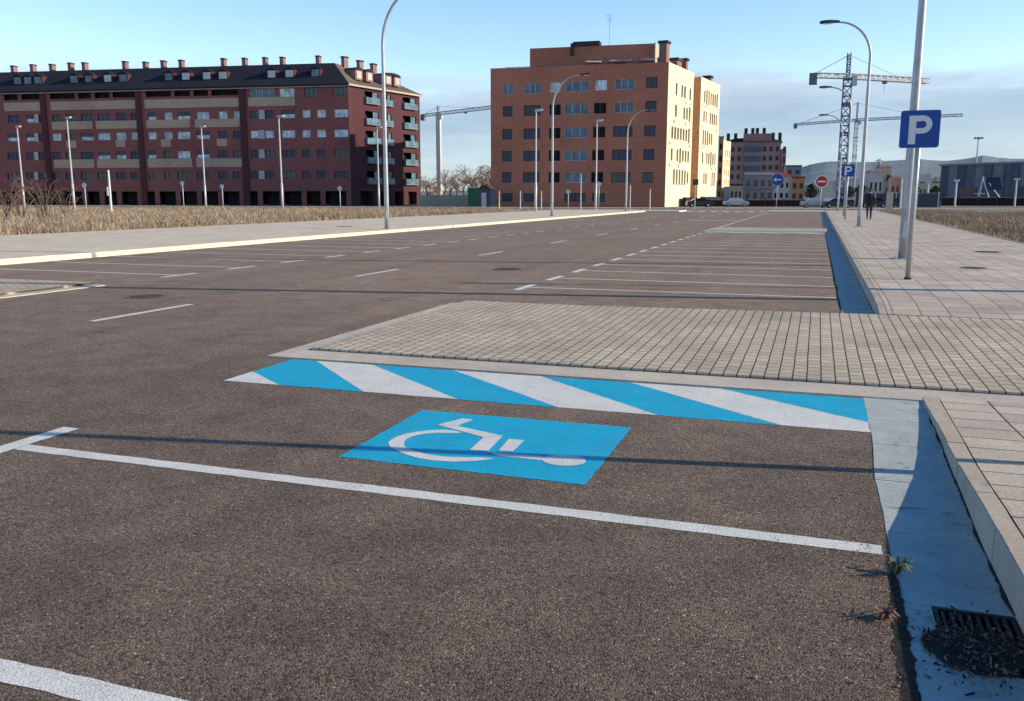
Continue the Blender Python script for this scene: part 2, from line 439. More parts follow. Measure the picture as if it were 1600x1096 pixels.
# ears (paved kerb extensions)
def ear(x0, x1, y0, y1, zp, name, label, side, name_rise=0.):
    mb = MB()
    z0, z1 = .012, zp
    b = .24
    if side > 0:      # open on the right (pavement side)
        xi0, xi1 = x0+b, x1
        mb.face([(x0,y0,z0),(x1,y0,z0),(x1,y0+.40,z0+.004),(x0+b,y0+.40,z0+.004)], 0)
        mb.face([(x0,y0,z0),(x0+b,y0+.40,z0+.004),(x0+b,y1,z0+.004),(x0,y1,z0)], 0)
        mb.box(x0, y0, -.02, x1, y0+.002, z0, 0); mb.box(x0, y0, -.02, x0+.002, y1, z0, 0)
    else:
        xi0, xi1 = x0, x1-b
        mb.face([(x0,y0,z0),(x1,y0,z0),(x1-b,y0+.40,z0+.004),(x0,y0+.40,z0+.004)], 0)
        mb.face([(x1,y0,z0),(x1,y1,z0),(x1-b,y1,z0+.004),(x1-b,y0+.40,z0+.004)], 0)
        mb.box(x1-.002, y0, -.02, x1, y1, z0, 0)
    o = mb.build(name, A['concrete']); struct(o, label)
    mb = MB()
    ya = y0+.415
    def zz(x, y):
        f = (y-ya)/(y1-ya)
        return z1 + .016*f + (name_rise-.016)*f*max(0., min(1., (x+3.)/4.)) if name_rise > 0 else z1 + .012*f
    xa_ = xi0+.015; nx, ny = 12, 6
    gx = [xa_+(xi1-xa_)*k/nx for k in range(nx+1)]; gy = [ya+(y1-ya)*k/ny for k in range(ny+1)]
    for p in range(nx):
        for q in range(ny):
            mb.face([(gx[p],gy[q],zz(gx[p],gy[q])),(gx[p+1],gy[q],zz(gx[p+1],gy[q])),(gx[p+1],gy[q+1],zz(gx[p+1],gy[q+1])),(gx[p],gy[q+1],zz(gx[p],gy[q+1]))])
        mb.face([(gx[p],ya,-.01),(gx[p+1],ya,-.01),(gx[p+1],ya,zz(gx[p+1],ya)),(gx[p],ya,zz(gx[p],ya))])
        mb.face([(gx[p+1],y1,-.01),(gx[p],y1,-.01),(gx[p],y1,zz(gx[p],y1)),(gx[p+1],y1,zz(gx[p+1],y1))])
    for q in range(ny):
        mb.face([(xa_,gy[q+1],-.01),(xa_,gy[q],-.01),(xa_,gy[q],zz(xa_,gy[q])),(xa_,gy[q+1],zz(xa_,gy[q+1]))])
        mb.face([(xi1,gy[q],-.01),(xi1,gy[q+1],-.01),(xi1,gy[q+1],zz(xi1,gy[q+1])),(xi1,gy[q],zz(xi1,gy[q]))])
    mb.build('paver_field', A['pavers'], o)
    mb = MB(); mb.face([(xi0-.01,ya-.022,.0185),(xi1,ya-.022,.0185),(xi1,ya+.01,.0185),(xi0-.01,ya+.01,.0185)])
    if side > 0: mb.face([(xi0-.008,ya+.01,.0185),(xi0+.02,ya+.01,.0185),(xi0+.02,y1,.0185),(xi0-.008,y1,.0185)])
    mb.build('joint_or_shade', A['soil'], o)  # dark strip painting in the shade of the low riser at the paver edge
    return o
ear(-5.06, 6.1, 7.24, 11.90, .038, 'paved_crossing', 'grey block paved crossing with pale concrete border beside the striped band', 1, .056)
ear(-5.0, .84, 41.55, 46.2, .042, 'paved_crossing', 'far block paved crossing beyond the row of empty bays', 1)
ear(-17.92, -11.95, 7.2, 12.35, .042, 'paved_crossing', 'left block paved crossing reaching in from the left kerb', -1)
for x0, x1, lab, side in ((-17.92, -14.2, 'kerb extension left of the zebra crossing', -1), (-5.0, .9, 'kerb extension right of the zebra crossing', 1)):
    mb = MB(); mb.hexa([(x0,97,-.01),(x1,97,-.01),(x1,102.9,-.01),(x0,102.9,-.01),(x0,97,.13),(x1,97,.13),(x1,102.9,.13),(x0,102.9,.13)])
    struct(mb.build('kerb_extension', A['kerb_l']), lab)

# right pavement with ramped kerb
XR = 5.97
def table(y, T):
    if y <= T[0][0]: return T[0][1]
    for (a, h), (b, g) in zip(T, T[1:]):
        if a <= y <= b: return h + (g-h)*(y-a)/(b-a)
    return T[-1][1]
def xf(y): return table(y, [(4.2,.786),(5.1,.808),(5.9,.828),(7.6,.862),(8.,.862),(12.,.81),(13.,.81)])
def xj(y): return table(y, [(4.2,.880),(5.1,.908),(5.9,.938),(7.6,.982),(8.,.982),(12.,.912),(13.,.912)])
PROF = [(-20,.166),(3.9,.166),(4.3,.158),(4.75,.122),(5.2,.092),(5.9,.060),(6.6,.034),(7.2,.016),(7.66,.008)]
PROF2 = [(11.91,.096),(12.3,.128),(12.8,.160),(13.4,.172),(200,.172)]
def prof(y, P):
    for (a, h), (b, g) in zip(P, P[1:]):
        if a <= y <= b: return h + (g-h)*(y-a)/(b-a)
    return P[-1][1]
def pav(mb, ys, P, x0, x1):
    for a, b in zip(ys, ys[1:]):
        mb.face([(xj(a)+x0,a,prof(a,P)),(x1,a,prof(a,P)),(x1,b,prof(b,P)),(xj(b)+x0,b,prof(b,P))])
mb = MB()
pav(mb, [-14,0,3.9,4.35,4.75,5.2,5.9,6.6,7.2,7.645], PROF, .008, XR)
k_ = len(mb.f); pav(mb, [11.915,12.3,12.8,13.4,30,60,103], PROF2, .008, XR); mb.m[k_:] = [1]*(len(mb.f)-k_)
struct(mb.build('pavement', [A['tiles'], A['tiles_far']]), 'tiled pavement along the right side of the road')
mb = MB(); rk = random.Random(3)
def kerb_run(mb, ya, yb, P, step, gap=.006):
    y = ya
    while y < yb - .02:
        e = min(y+step, yb)
        j = rk.uniform(-.003,.003); dz = rk.uniform(-.002,.002)
        n = max(1, int((e-y)/.15)) if step < 2 else 1
        for q in range(n):
            p0 = y+(e-y)*q/n + (gap/2 if q == 0 else 0); p1 = y+(e-y)*(q+1)/n - (gap/2 if q == n-1 else 0)
            za, zb = prof(p0,P)+dz+.002, prof(p1,P)+dz+.002
            a0, a1, b0, b1 = xf(p0)+j, xj(p0), xf(p1)+j, xj(p1)
            c = min(.014, za*.4, zb*.4); w_ = c*.55
            # battered face with a rounded arris
            mb.face([(a0,p1*0+p0,-.05),(b0,p1,-.05),(b0+w_*.5,p1,zb-c),(a0+w_*.5,p0,za-c)][::-1])
            mb.face([(a0+w_*.5,p0,za-c),(b0+w_*.5,p1,zb-c),(b0+w_*.85,p1,zb-c*.3),(a0+w_*.85,p0,za-c*.3)][::-1])
            mb.face([(a0+w_*.85,p0,za-c*.3),(b0+w_*.85,p1,zb-c*.3),(b0+w_*1.7,p1,zb),(a0+w_*1.7,p0,za)][::-1])
            mb.face([(a0+w_*1.7,p0,za),(b0+w_*1.7,p1,zb),(b1,p1,zb),(a1,p0,za)][::-1])
            mb.face([(a1,p0,-.05),(a1,p0,za),(b1,p1,zb),(b1,p1,-.05)])
            if q == 0: mb.face([(a0,p0,-.05),(a0+w_*.5,p0,za-c),(a0+w_*1.7,p0,za),(a1,p0,za),(a1,p0,-.05)])
            if q == n-1: mb.face([(b0,p1,-.05),(b1,p1,-.05),(b1,p1,zb),(b0+w_*1.7,p1,zb),(b0+w_*.5,p1,zb-c)])
        y = e
kerb_run(mb, -14, 7.64, PROF, .6); kerb_run(mb, 11.915, 47, PROF2, .6); kerb_run(mb, 47, 97, PROF2, 5)
struct(mb.build('kerb', A['kerb']), 'low concrete kerb between the gutter and the right pavement')
mb = MB()     # dark joint between kerb and tiles
for P_, ys_ in ((PROF, [-14,3.9,4.3,4.75,5.2,5.9,6.6,7.2,7.64]), (PROF2, [11.92,12.3,12.8,13.4,40,97])):
    for a, b in zip(ys_, ys_[1:]):
        za, zb = prof(a,P_)-.012, prof(b,P_)-.012
        mb.face([(xj(a)-.004,a,za),(xj(a)+.012,a,za),(xj(b)+.012,b,zb),(xj(b)-.004,b,zb)])
mb.build('joint_or_shade', A['soil'], bpy.data.objects['kerb'])

# gutter slabs
mb = MB(); rg = random.Random(5)
def gut_edge(y):
    e = .395 + .022*mn.noise(Vector((y*.9, 33, 0))) + .008*mn.noise(Vector((y*5, 3, 0)))
    t = max(0., min(1., (y-5.2)/.8))
    return e if y > 8 else e*(1-t) + .425*t
def gutter(ya, yb, step):
    y = ya
    while y < yb-.02:
        e = min(y+step*rg.uniform(.9,1.1), yb)
        if yb - e < .25: e = yb
        dz = rg.uniform(-.0006,.0008)
        n = max(1, int((e-y)/.12)) if step < 2 else 1
        for q in range(n):
            p0 = y+(e-y)*q/n+(.004 if q == 0 else 0); p1 = y+(e-y)*(q+1)/n-(.004 if q == n-1 else 0)
            a, b = gut_edge(p0), gut_edge(p1)
            mb.hexa([(a,p0,-.05),(xf(p0)+.01,p0,-.05),(xf(p1)+.01,p1,-.05),(b,p1,-.05),(a,p0,.0022+dz),(xf(p0)+.01,p0,.0014+dz),(xf(p1)+.01,p1,.0014+dz),(b,p1,.0022+dz)])
        y = e
gutter(-14, 3.03, .62); gutter(3.50, 7.235, .74); gutter(11.91, 41.5, .9); gutter(46.25, 97, 6)
mb.hexa([(gut_edge(3.03),3.03,-.05),(.5,3.03,-.05),(.5,3.5,-.05),(gut_edge(3.5),3.5,-.05),(gut_edge(3.03),3.03,.0022),(.5,3.03,.001),(.5,3.5,.001),(gut_edge(3.5),3.5,.0022)])
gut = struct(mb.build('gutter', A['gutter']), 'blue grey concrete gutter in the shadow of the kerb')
mb = MB()     # soil collected along the asphalt edge
def seam(ya, yb, wl, sw=.045):
    y = ya
    prev = None
    while y <= yb:
        tp = max(0., min(1., (yb-y)/.5)); r_ = gut_edge(y) + .006 + .012*mn.noise(Vector((y*13, 7, 0))) + .008*mn.noise(Vector((y*60, 1, 0))); l = r_ - (.012 + tp*(sw + wl*mn.noise(Vector((y*6, 3, 0))) + .006*mn.noise(Vector((y*50, 9, 0)))))
        if prev: mb.face([(prev[0],prev[2],.0008),(prev[1],prev[2],.0042),(r_,y,.0042),(l,y,.0008)])
        prev = (l, r_, y); y += .02
def silt(ya, yb, wmax):
    y = ya; prev = None
    while y <= yb:
        w_ = max(.002, wmax*(.35+.9*mn.noise(Vector((y*4.5, 21, 0)))+.3*mn.noise(Vector((y*25, 3, 0)))))*min(1, (yb-y)*3+.1); r_ = xf(y)+.012; l = xf(y)-w_
        if prev: mb.face([(prev[0],prev[2],.0055),(prev[1],prev[2],.0085),(r_,y,.0085),(l,y,.0055)])
        prev = (l, r_, y); y += .015
silt(3.5, 7.0, .022); silt(12., 41, .02)
# cracks across the slabs
for cy0, xa, xb in ((4.62,.42,.62),(4.60,.66,.72),(5.35,.56,.60),(2.62,.45,.78)):
    q = [(xa+(xb-xa)*k/9, cy0+.018*mn.noise(Vector((k*.8, cy0*7, 0)))+.02*k/9) for k in range(10)]
    for k in range(9):
        w0, w1 = .0035*math.sin(math.pi*k/9)+.001, .0035*math.sin(math.pi*(k+1)/9)+.001
        mb.face([(q[k][0],q[k][1]-w0,.0072),(q[k+1][0],q[k+1][1]-w1,.0072),(q[k+1][0],q[k+1][1]+w1,.0072),(q[k][0],q[k][1]+w0,.0072)])
seam(-3, 3.9, .035); seam(11.95, 41, .012, .012)
mb.build('dirt_seam', A['soil'], gut)

# left pavement and kerb
LX0, LX1 = -29.3, -18.03
mb = MB(); mb.face([(LX0,-14,.13),(LX1,-14,.13),(LX1,97,.13),(LX0,97,.13)])
mb.face([(LX0,97,.13),(-17.9,97,.13),(-17.9,102.9,.13),(LX0,102.9,.13)])
struct(mb.build('pavement', A['tiles_l']), 'wide sunlit pavement along the left side of the road')
mb = MB()
y = -14
while y < 97:
    e = min(y+1.0, 97); dz = rk.uniform(-.004,.004)
    mb.hexa([(LX1,y+.003,-.05),(-17.89,y+.003,-.05),(-17.89,e-.003,-.05),(LX1,e-.003,-.05),(LX1,y+.003,.134+dz),(-17.905,y+.003,.134+dz),(-17.905,e-.003,.134+dz),(LX1,e-.003,.134+dz)]); y = e
struct(mb.build('kerb', A['kerb_l']), 'bright concrete kerb of the left pavement')
# far side of the cross street
mb = MB(); mb.box(-170,122,-.02,140,126,.14); struct(mb.build('pavement', A['tiles_l']), 'pavement on the far side of the cross street')
# dry fields beside the pavements
struct(sheet('field', -160, -14, LX0, 100, .05, A['field']), 'dry soil of the left field')
struct(sheet('field', XR, -14, 120, 99, .05, A['field']), 'dry soil of the right field')
mb = MB(); mb.box(XR+.002,-14,-.02,XR+.08,99,.187); struct(mb.build('kerb', A['kerb']), 'thin edging between right pavement and field')

# ---------------------------------------------------------------- dry grass
def grass(name, pts, m, label, hmin, hmax, width):
    vs, fs = [], []
    for (x, y, s) in pts:
        for k in range(random.randint(5, 8)):
            a = random.uniform(0, 2*math.pi); ln = random.uniform(.1, 1.5)
            h = random.uniform(hmin, hmax)*s
            bx, by = x+random.gauss(0,.12), y+random.gauss(0,.12)
            w = width*random.uniform(.6,1.4)*max(.8, s)
            ca, sa = math.cos(a), math.sin(a)
            b = len(vs)
            lx, ly = ca*ln*h, sa*ln*h
            vs += [(bx-sa*w, by+ca*w, .04), (bx+sa*w, by-ca*w, .04), (bx+lx*.35+sa*w*.7, by+ly*.35-ca*w*.7, .04+h*.62), (bx+lx*.35-sa*w*.7, by+ly*.35+ca*w*.7, .04+h*.62), (bx+lx, by+ly, .04+h*.95)]
            fs += [(b,b+1,b+2,b+3),(b+3,b+2,b+4)]
    me = bpy.data.meshes.new(name); me.from_pydata(vs, [], fs); me.materials.append(m)
    o = bpy.data.objects.new(name, me); col.objects.link(o)
    tag(o, label, 'grass', kind='stuff'); return o
pts = []
def lseen(x, y):
    F = -x*math.sin(PSI)+y*math.cos(PSI); r = x*math.cos(PSI)+y*math.sin(PSI)
    return F > 3 and abs(r/F) < .66
while len(pts) < 21000:
    t = random.random()**1.7
    x = LX0 - .15 - t*75; y = random.uniform(12, 99)
    if not lseen(x, y): continue
    n = mn.noise(Vector((x*.12, y*.12, 0)))
    if n < -.12 and random.random() < .8: continue
    n2_ = mn.noise(Vector((x*.5, y*.5, 9))); pts.append((x, y, max(.2, .62+.5*n+.45*n2_+random.uniform(-.2,.25))))
grass('dry_grass', pts, A['straw'], 'tall dry straw coloured grass covering the field beside the left pavement', .12, .62, .014)
pts = []
while len(pts) < 7000:
    t = random.random()**1.4
    x = XR + .15 + t*48; y = random.uniform(24, 97)
    if not lseen(x, y): continue
    n = mn.noise(Vector((x*.15, y*.15, 4)))
    if n < -.15 and random.random() < .75: continue
    edge = max(0, 1-(x-XR)/1.2)
    if random.random() < edge*.6: continue
    pts.append((x, y, .55+.4*n+random.uniform(-.1,.2)))
grass('dry_grass', pts, A['straw_r'], 'low brown dry grass covering the field beside the right pavement', .12, .58, .016)

# ---------------------------------------------------------------- street furniture
def arc_lamp(x, y, z0, side, H, reach, rb, rt, label, group, bend):
    """tall pole curving over into an arm towards side*(+X)"""
    t = thing('street_lamp', label, 'street lamp', (x,y,z0), group)
    mb = MB(); pts = [(x,y,z0),(x,y,z0+1.2),(x,y,z0+3),(x,y,z0+5.5),(x,y,z0+bend)]
    rads = [rb, rb*.97, rb*.9, rb*.78, rb*.66]
    n = 10
    for k in range(1, n+1):
        a = math.pi/2*k/n*.97
        px = reach*.72*(1-math.cos(a)); pz = (H-bend)*math.sin(a)
        pts.append((x+side*px, y, z0+bend+pz)); rads.append(rb*.66+(rt-rb*.66)*k/n)
    ex, ez = pts[-1][0], pts[-1][2]
    tipx = x+side*(reach-.55); pts.append((tipx, y, ez+.03)); rads.append(rt)
    mb.tube(pts, rads, 14); mb.build('pole', A['steel'], t, True)
    mb = MB(); mb.box(x-rb*1.9,y-rb*1.9,z0,x+rb*1.9,y+rb*1.9,z0+.02)
    for dx in (-1,1):
        for dy in (-1,1): mb.tube([(x+dx*rb*1.5,y+dy*rb*1.5,z0+.02),(x+dx*rb*1.5,y+dy*rb*1.5,z0+.06)], .015, 6)
    mb.build('base_plate', A['steel'], t)
    mb = MB(); mb.box(x-.05,y-rb-.006,z0+.5,x+.05,y-rb*.9,z0+.85); mb.build('service_hatch', A['steel_pale'], t)
    mb = MB(); zz = ez+.03
    prof_ = [(-.15,.05,.05),(.05,.075,.075),(.3,.14,.09),(.6,.15,.085),(.75,.08,.05)]
    for (a, wa, ha), (b, wb, hb) in zip(prof_, prof_[1:]):
        xa, xb = tipx+side*a, tipx+side*b
        if side < 0: xa, xb, wa, wb, ha, hb = xb, xa, wb, wa, hb, ha
        mb.hexa([(xa,y-wa,zz-.05),(xb,y-wb,zz-.05),(xb,y+wb,zz-.05),(xa,y+wa,zz-.05),(xa,y-wa*.6,zz+ha),(xb,y-wb*.6,zz+hb),(xb,y+wb*.6,zz+hb),(xa,y+wa*.6,zz+ha)])
    h = mb.build('lamp_head', A['lamp_dark'], t)
    mb = MB(); mb.ellipsoid((tipx+side*.4,y,zz-.05),(.24,.11,.05)); mb.build('diffuser', A['lamp_glass'], h, True)
    return t
g1 = 'curved street lamps along the right pavement'
arc_lamp(1.91, 21.8, .172, -1, 9.6, 2.15, .11, .045, 'nearest curved street lamp behind the large parking sign, cut by the photo top', g1, 7.9)
arc_lamp(1.96, 46.05, .172, -1, 9.55, 2.15, .10, .04, 'curved street lamp on the right pavement whose whole arm shows against the sky', g1, 7.9)
arc_lamp(1.97, 72.3, .172, -1, 9.55, 2.15, .10, .04, 'third curved street lamp on the right pavement, just beyond the small parking sign', g1, 7.9)
arc_lamp(1.97, 96.2, .172, -1, 9.55, 2.15, .10, .04, 'farthest curved street lamp on the right pavement, near the zebra crossing', g1, 7.9)
g2 = 'curved street lamps along the left pavement'
for (x, y, lab) in ((-18.64,36.44,'nearest tall curved street lamp on the left pavement, cut by the photo top'),
                    (-19.45,65.9,'curved street lamp in front of the left half of the rust brick block'),
                    (-19.4,93.7,'curved street lamp in front of the right half of the rust brick block')):
    arc_lamp(x, y, .13, 1, 10.45, 2.75, .11, .05, lab, g2, 8.1)
# slim lamp just outside the frame: its shadow crosses the road before the empty bays
arc_lamp(3.75, 14.9, .172, -1, 7.4, 1.0, .135, .05, 'slim lamp pole on the right pavement opposite the empty bays', 'slim lamps on the right pavement', 6.6)

# upright lamps on the other street (arm points towards the photographer)
def post_lamp(x, y, H, label, pale=True):
    t = thing('street_lamp', label, 'street lamp', (x,y,0), 'slim street lamps in front of the brick blocks')
    mb = MB(); mb.tube([(x,y,0),(x,y,H*.3),(x,y,H*.3+.01),(x,y,H-.12)], [.14,.13,.105,.07], 10); mb.build('pole', A['steel_pale'], t, True)
    mb = MB(); mb.tube([(x,y,H-.2),(x+.10,y-.05,H-.03)], .055, 8)
    mb.hexa([(x-.10,y-.2,H-.10),(x+.75,y-.3,H-.02),(x+.75,y+.02,H-.02),(x-.10,y+.12,H-.10),(x-.06,y-.14,H+.12),(x+.68,y-.22,H+.14),(x+.68,y-.06,H+.14),(x-.06,y+.06,H+.12)])
    h = mb.build('lamp_head', A['frame'], t)
    mb = MB(); mb.ellipsoid((x+.40,y-.14,H-.055),(.24,.12,.07)); mb.build('diffuser', A['lamp_glass'], h, True)
    return t
for (u, v, lab) in ((37,205,'slim street lamp leftmost in the photo, before the long brick block'), (115,192,'second slim street lamp from the left, its pale post thicker than the first'),
                    (321,205,'faint slim street lamp before the middle of the long brick block'), (441,190,'slim street lamp before the right half of the long brick block'),
                    (592,206,'slim street lamp close to the left of the nearest tall curved lamp'), (837,181,'slim street lamp left of the curved lamp before the rust brick block'),
                    (931,196,'slim street lamp before the middle of the rust brick block')):
    dep = FPX*(10.4-EYE)/((HOR-v)*1.0)
    x, y, _ = at_depth(u, dep*.985); post_lamp(x, y, 10.4, lab)

# parking sign
def p_sign(x, y, z0, w, zc, rad, label, cat='sign', ztop=None):
    t = thing('parking_sign', label, 'sign', (x,y,z0), 'blue square parking signs on posts')
    mb = MB(); mb.tube([(x,y,z0),(x,y,z0+1.5),(x,y,zc+w*.45)], rad, 14); mb.build('post', A['steel'], t, True)
    mb = MB(); mb.tube([(x,y,z0-.002),(x,y,z0+.03)], rad*1.35, 14); mb.build('foot', A['iron'], t)
    yf = y-rad-.035; h = w/2; rc = w*.07
    def rr(hw, yy, inset=0):
        out = []
        for cxs, czs, a0 in ((1,-1,-90),(1,1,0),(-1,1,90),(-1,-1,180)):
            for k in range(5):
                a = R(a0+90*k/4); out.append((x+cxs*(hw-rc)+rc*math.cos(a), yy, zc+czs*(hw-rc)+rc*math.sin(a)))
        return out
    mb = MB(); f = rr(h, yf); b = rr(h, yf+.02); n = len(f)
    mb.face(f, 0); mb.face(list(reversed(b)), 1)
    for i in range(n): mb.face([f[i], b[i], b[(i+1)%n], f[(i+1)%n]], 1)
    pl = mb.build('plate', [A['sign_blue'], A['sign_back']], t)
    # letter P
    mb = MB(); yl = yf-.003; s = w
    def q(a, b): return (x+(a-.5)*s, yl, zc+(b-.5)*s)
    mb.face([q(.22,.10),(q(.40,.10)),q(.40,.86),q(.22,.86)])
    cx_, cz_, ro, ri = .56, .62, .24, .095
    prev = None
    mb.face([q(.402,.70),q(cx_,cz_+ri),q(cx_,cz_+ro),q(.402,.86)]); mb.face([q(.402,.38),q(cx_,.38),q(cx_,cz_-ri),q(.402,cz_-ri)])
    for k in range(16):
        a0, a1 = R(-90+180*k/16), R(-90+180*(k+1)/16)
        mb.face([q(cx_+ri*math.cos(a0),cz_+ri*math.sin(a0)),q(cx_+ro*math.cos(a0),cz_+ro*math.sin(a0)),q(cx_+ro*math.cos(a1),cz_+ro*math.sin(a1)),q(cx_+ri*math.cos(a1),cz_+ri*math.sin(a1))])
    mb.build('letter_p', A['sign_white'], pl)
    mb = MB()
    for dz in (-.25, .25): mb.box(x-rad-.01, y-rad-.014, zc+dz*w-.02, x+rad+.01, y+rad+.01, zc+dz*w+.02)
    mb.build('bracket', A['steel'], t)
    return t
p_sign(1.53, 16.32, .172, .605, 2.665, .045, 'large blue parking sign with white P on a grey post beside the nearest curved lamp')
p_sign(1.62, 5.47, .10, .63, 3.05, .045, 'nearest blue parking sign, at the accessible bay beside the ramped kerb')
p_sign(1.78, 62.6, .172, .78, 3.30, .055, 'small distant blue parking sign with white P before the dark crane')

def round_sign(x, y, z0, r, zc, label, face, name='road_sign'):
    t = thing(name, label, 'sign', (x,y,z0))
    mb = MB(); mb.tube([(x,y,z0),(x,y,zc+r*.8)], .045, 8); mb.build('post', A['steel_pale'], t, True)
    def disc(rr_, yy): return [(x+rr_*math.cos(2*math.pi*k/28), yy, zc+rr_*math.sin(2*math.pi*k/28)) for k in range(28)]
    yf = y-.09
    mb = MB(); a, b = disc(r, yf), disc(r, yf+.03); mb.face(a, 0); mb.face(list(reversed(b)), 1)
    for i in range(28): mb.face([a[i], b[i], b[(i+1)%28], a[(i+1)%28]], 1)
    pl = mb.build('plate', [A['sign_back'] if face == 'back' else A['sign_white'], A['sign_back']], t)
    if face == 'noentry':
        mb = MB(); mb.face(disc(r*.86, yf-.006)); mb.build('red_disc', A['sign_red'], pl)
        mb = MB(); mb.box(x-r*.6, yf-.016, zc-r*.13, x+r*.6, yf-.010, zc+r*.13); mb.build('white_bar', A['sign_white'], pl)
    if face == 'arrow':
        mb = MB(); mb.face(disc(r*.95, yf-.006)); mb.build('blue_disc', A['sign_blue'], pl)
        mb = MB(); mb.box(x-r*.3, yf-.016, zc-r*.1, x+r*.6, yf-.012, zc+r*.1)
        mb.face([(x-r*.65,yf-.014,zc),(x-r*.2,yf-.014,zc-r*.38),(x-r*.2,yf-.014,zc+r*.38)]); mb.build('white_arrow', A['sign_white'], pl)
    return t
x, y = on_ground(1284, 325, .0); x, y, zc = at_depth(1284, 120, 284)
round_sign(x, y, 0, 9.6/FPX*120, zc, 'round red no entry sign with white bar on a pale post', 'noentry', 'no_entry_sign')
x, y, zc = at_depth(1215, 140, 281)
round_sign(x, y, 0, 9.5/FPX*140, zc, 'round blue sign with white arrow before the glass pavilion', 'arrow', 'direction_sign')
for (u, v, dep, rpx, lab) in ((132,290,88,4,'round sign seen from the back, just right of the thick pale lamp post'), (285,287,105,3.5,'small round sign back before the middle of the long brick block'),
        (347,292,105,3.5,'small round sign back right of the faint slim lamp'), (531,295,100,3.5,'round sign back before the right end of the long brick block'),
        (888,300,110,3.5,'small round sign back before the left half of the rust brick block'),(936,288,110,3.5,'small pale round sign right of the middle slim lamp of the rust brick block')):
    x, y, zc = at_depth(u, dep, v); round_sign(x, y, 0, rpx/FPX*dep, zc, lab, 'back')
# traffic sign seen from behind beside the zebra crossing
x, y, zc = at_depth(1087, 112, 285)
t = thing('road_sign', 'dark square sign back on a post by the left end of the zebra crossing', 'sign', (x,y,.13))
mb = MB(); mb.tube([(x,y,.13),(x,y,zc+.3)], .045, 8); mb.build('post', A['steel_pale'], t)
mb = MB(); mb.box(x-.35,y-.09,zc-.35,x+.35,y-.05,zc+.35); mb.build('plate', A['lamp_dark'], t)
# tall twin pole with box in the left field
x, y, z1 = at_depth(169, 84, 266)
t = thing('marker_post', 'tall pale post with a small box, standing in the left field', 'post', (x,y,0))
mb = MB(); mb.tube([(x,y,0),(x,y,z1*.6),(x,y,z1)], [.12,.11,.09], 8); mb.build('post', A['steel_pale'], t)
mb = MB(); mb.box(x-.22,y-.2,z1*.42,x-.06,y+.12,z1*.62); mb.build('meter_box', A['frame'], t)
# slim posts before the rust brick block
proto = None
plabs = ['slim pale post under the left edge of the rust brick block', 'slim pale post, second from the left before the rust brick block', 'slim pale post just left of the curved lamp before the rust brick block',
         'tall slim pale post before the wide windows of the rust brick block', 'slim pale post right of the curved lamp before the rust brick block', 'slim pale post near the sunlit corner of the rust brick block']
for (u, v, dep), lab in zip(((780,299,118),(813,299,118),(846,299,118),(908,272,118),(985,290,110),(1016,296,110)), plabs):
    x, y, z1 = at_depth(u, dep, v)
    mb = MB(); mb.tube([(x,y,0),(x,y,z1*.5),(x,y,z1)], [.075,.07,.06], 8); mb.ellipsoid((x,y,z1),(.075,.075,.05), 8, 4)
    tag(mb.build('metal_post', A['steel_pale'], loc=(x,y,0)), lab, 'post', 'slim pale posts before the rust brick block')

# manhole covers
def manhole(x, y, z, r, label):
    mb = MB(); n = 28
    ring = lambda rr_, zz: [(x+rr_*math.cos(2*math.pi*k/n), y+rr_*math.sin(2*math.pi*k/n), zz) for k in range(n)]
    a, b, c = ring(r*1.12, z+.004), ring(r, z+.010), ring(r*.93, z+.006)
    for i in range(n):
        j = (i+1) % n; mb.face([a[i],a[j],b[j],b[i]]); mb.face([b[i],b[j],c[j],c[i]])
    mb.face(c)
    for k in range(-3,4):
        hw = math.sqrt(max(0, (r*.85)**2-(k*r*.24)**2)); mb.box(x-hw, y+k*r*.24-.012, z+.005, x+hw, y+k*r*.24+.012, z+.012)
    tag(mb.build('manhole_cover', A['cover'], loc=(x,y,z)), label, 'manhole cover')
manhole(-6.33, 18.1, 0, .33, 'dark round manhole cover in the near lane left of the empty bays')
manhole(-9.97, 11.16, 0, .30, 'small dark manhole cover beside the left paved crossing')
manhole(-22.3, 39.0, .13, .42, 'manhole cover on the left pavement near the tall curved lamp')
manhole(3.0, 19.4, .173, .22, 'small cover in the right pavement beside the large parking sign')
manhole(4.2, 25.3, .173, .3, 'cover in the right pavement near the field edge')

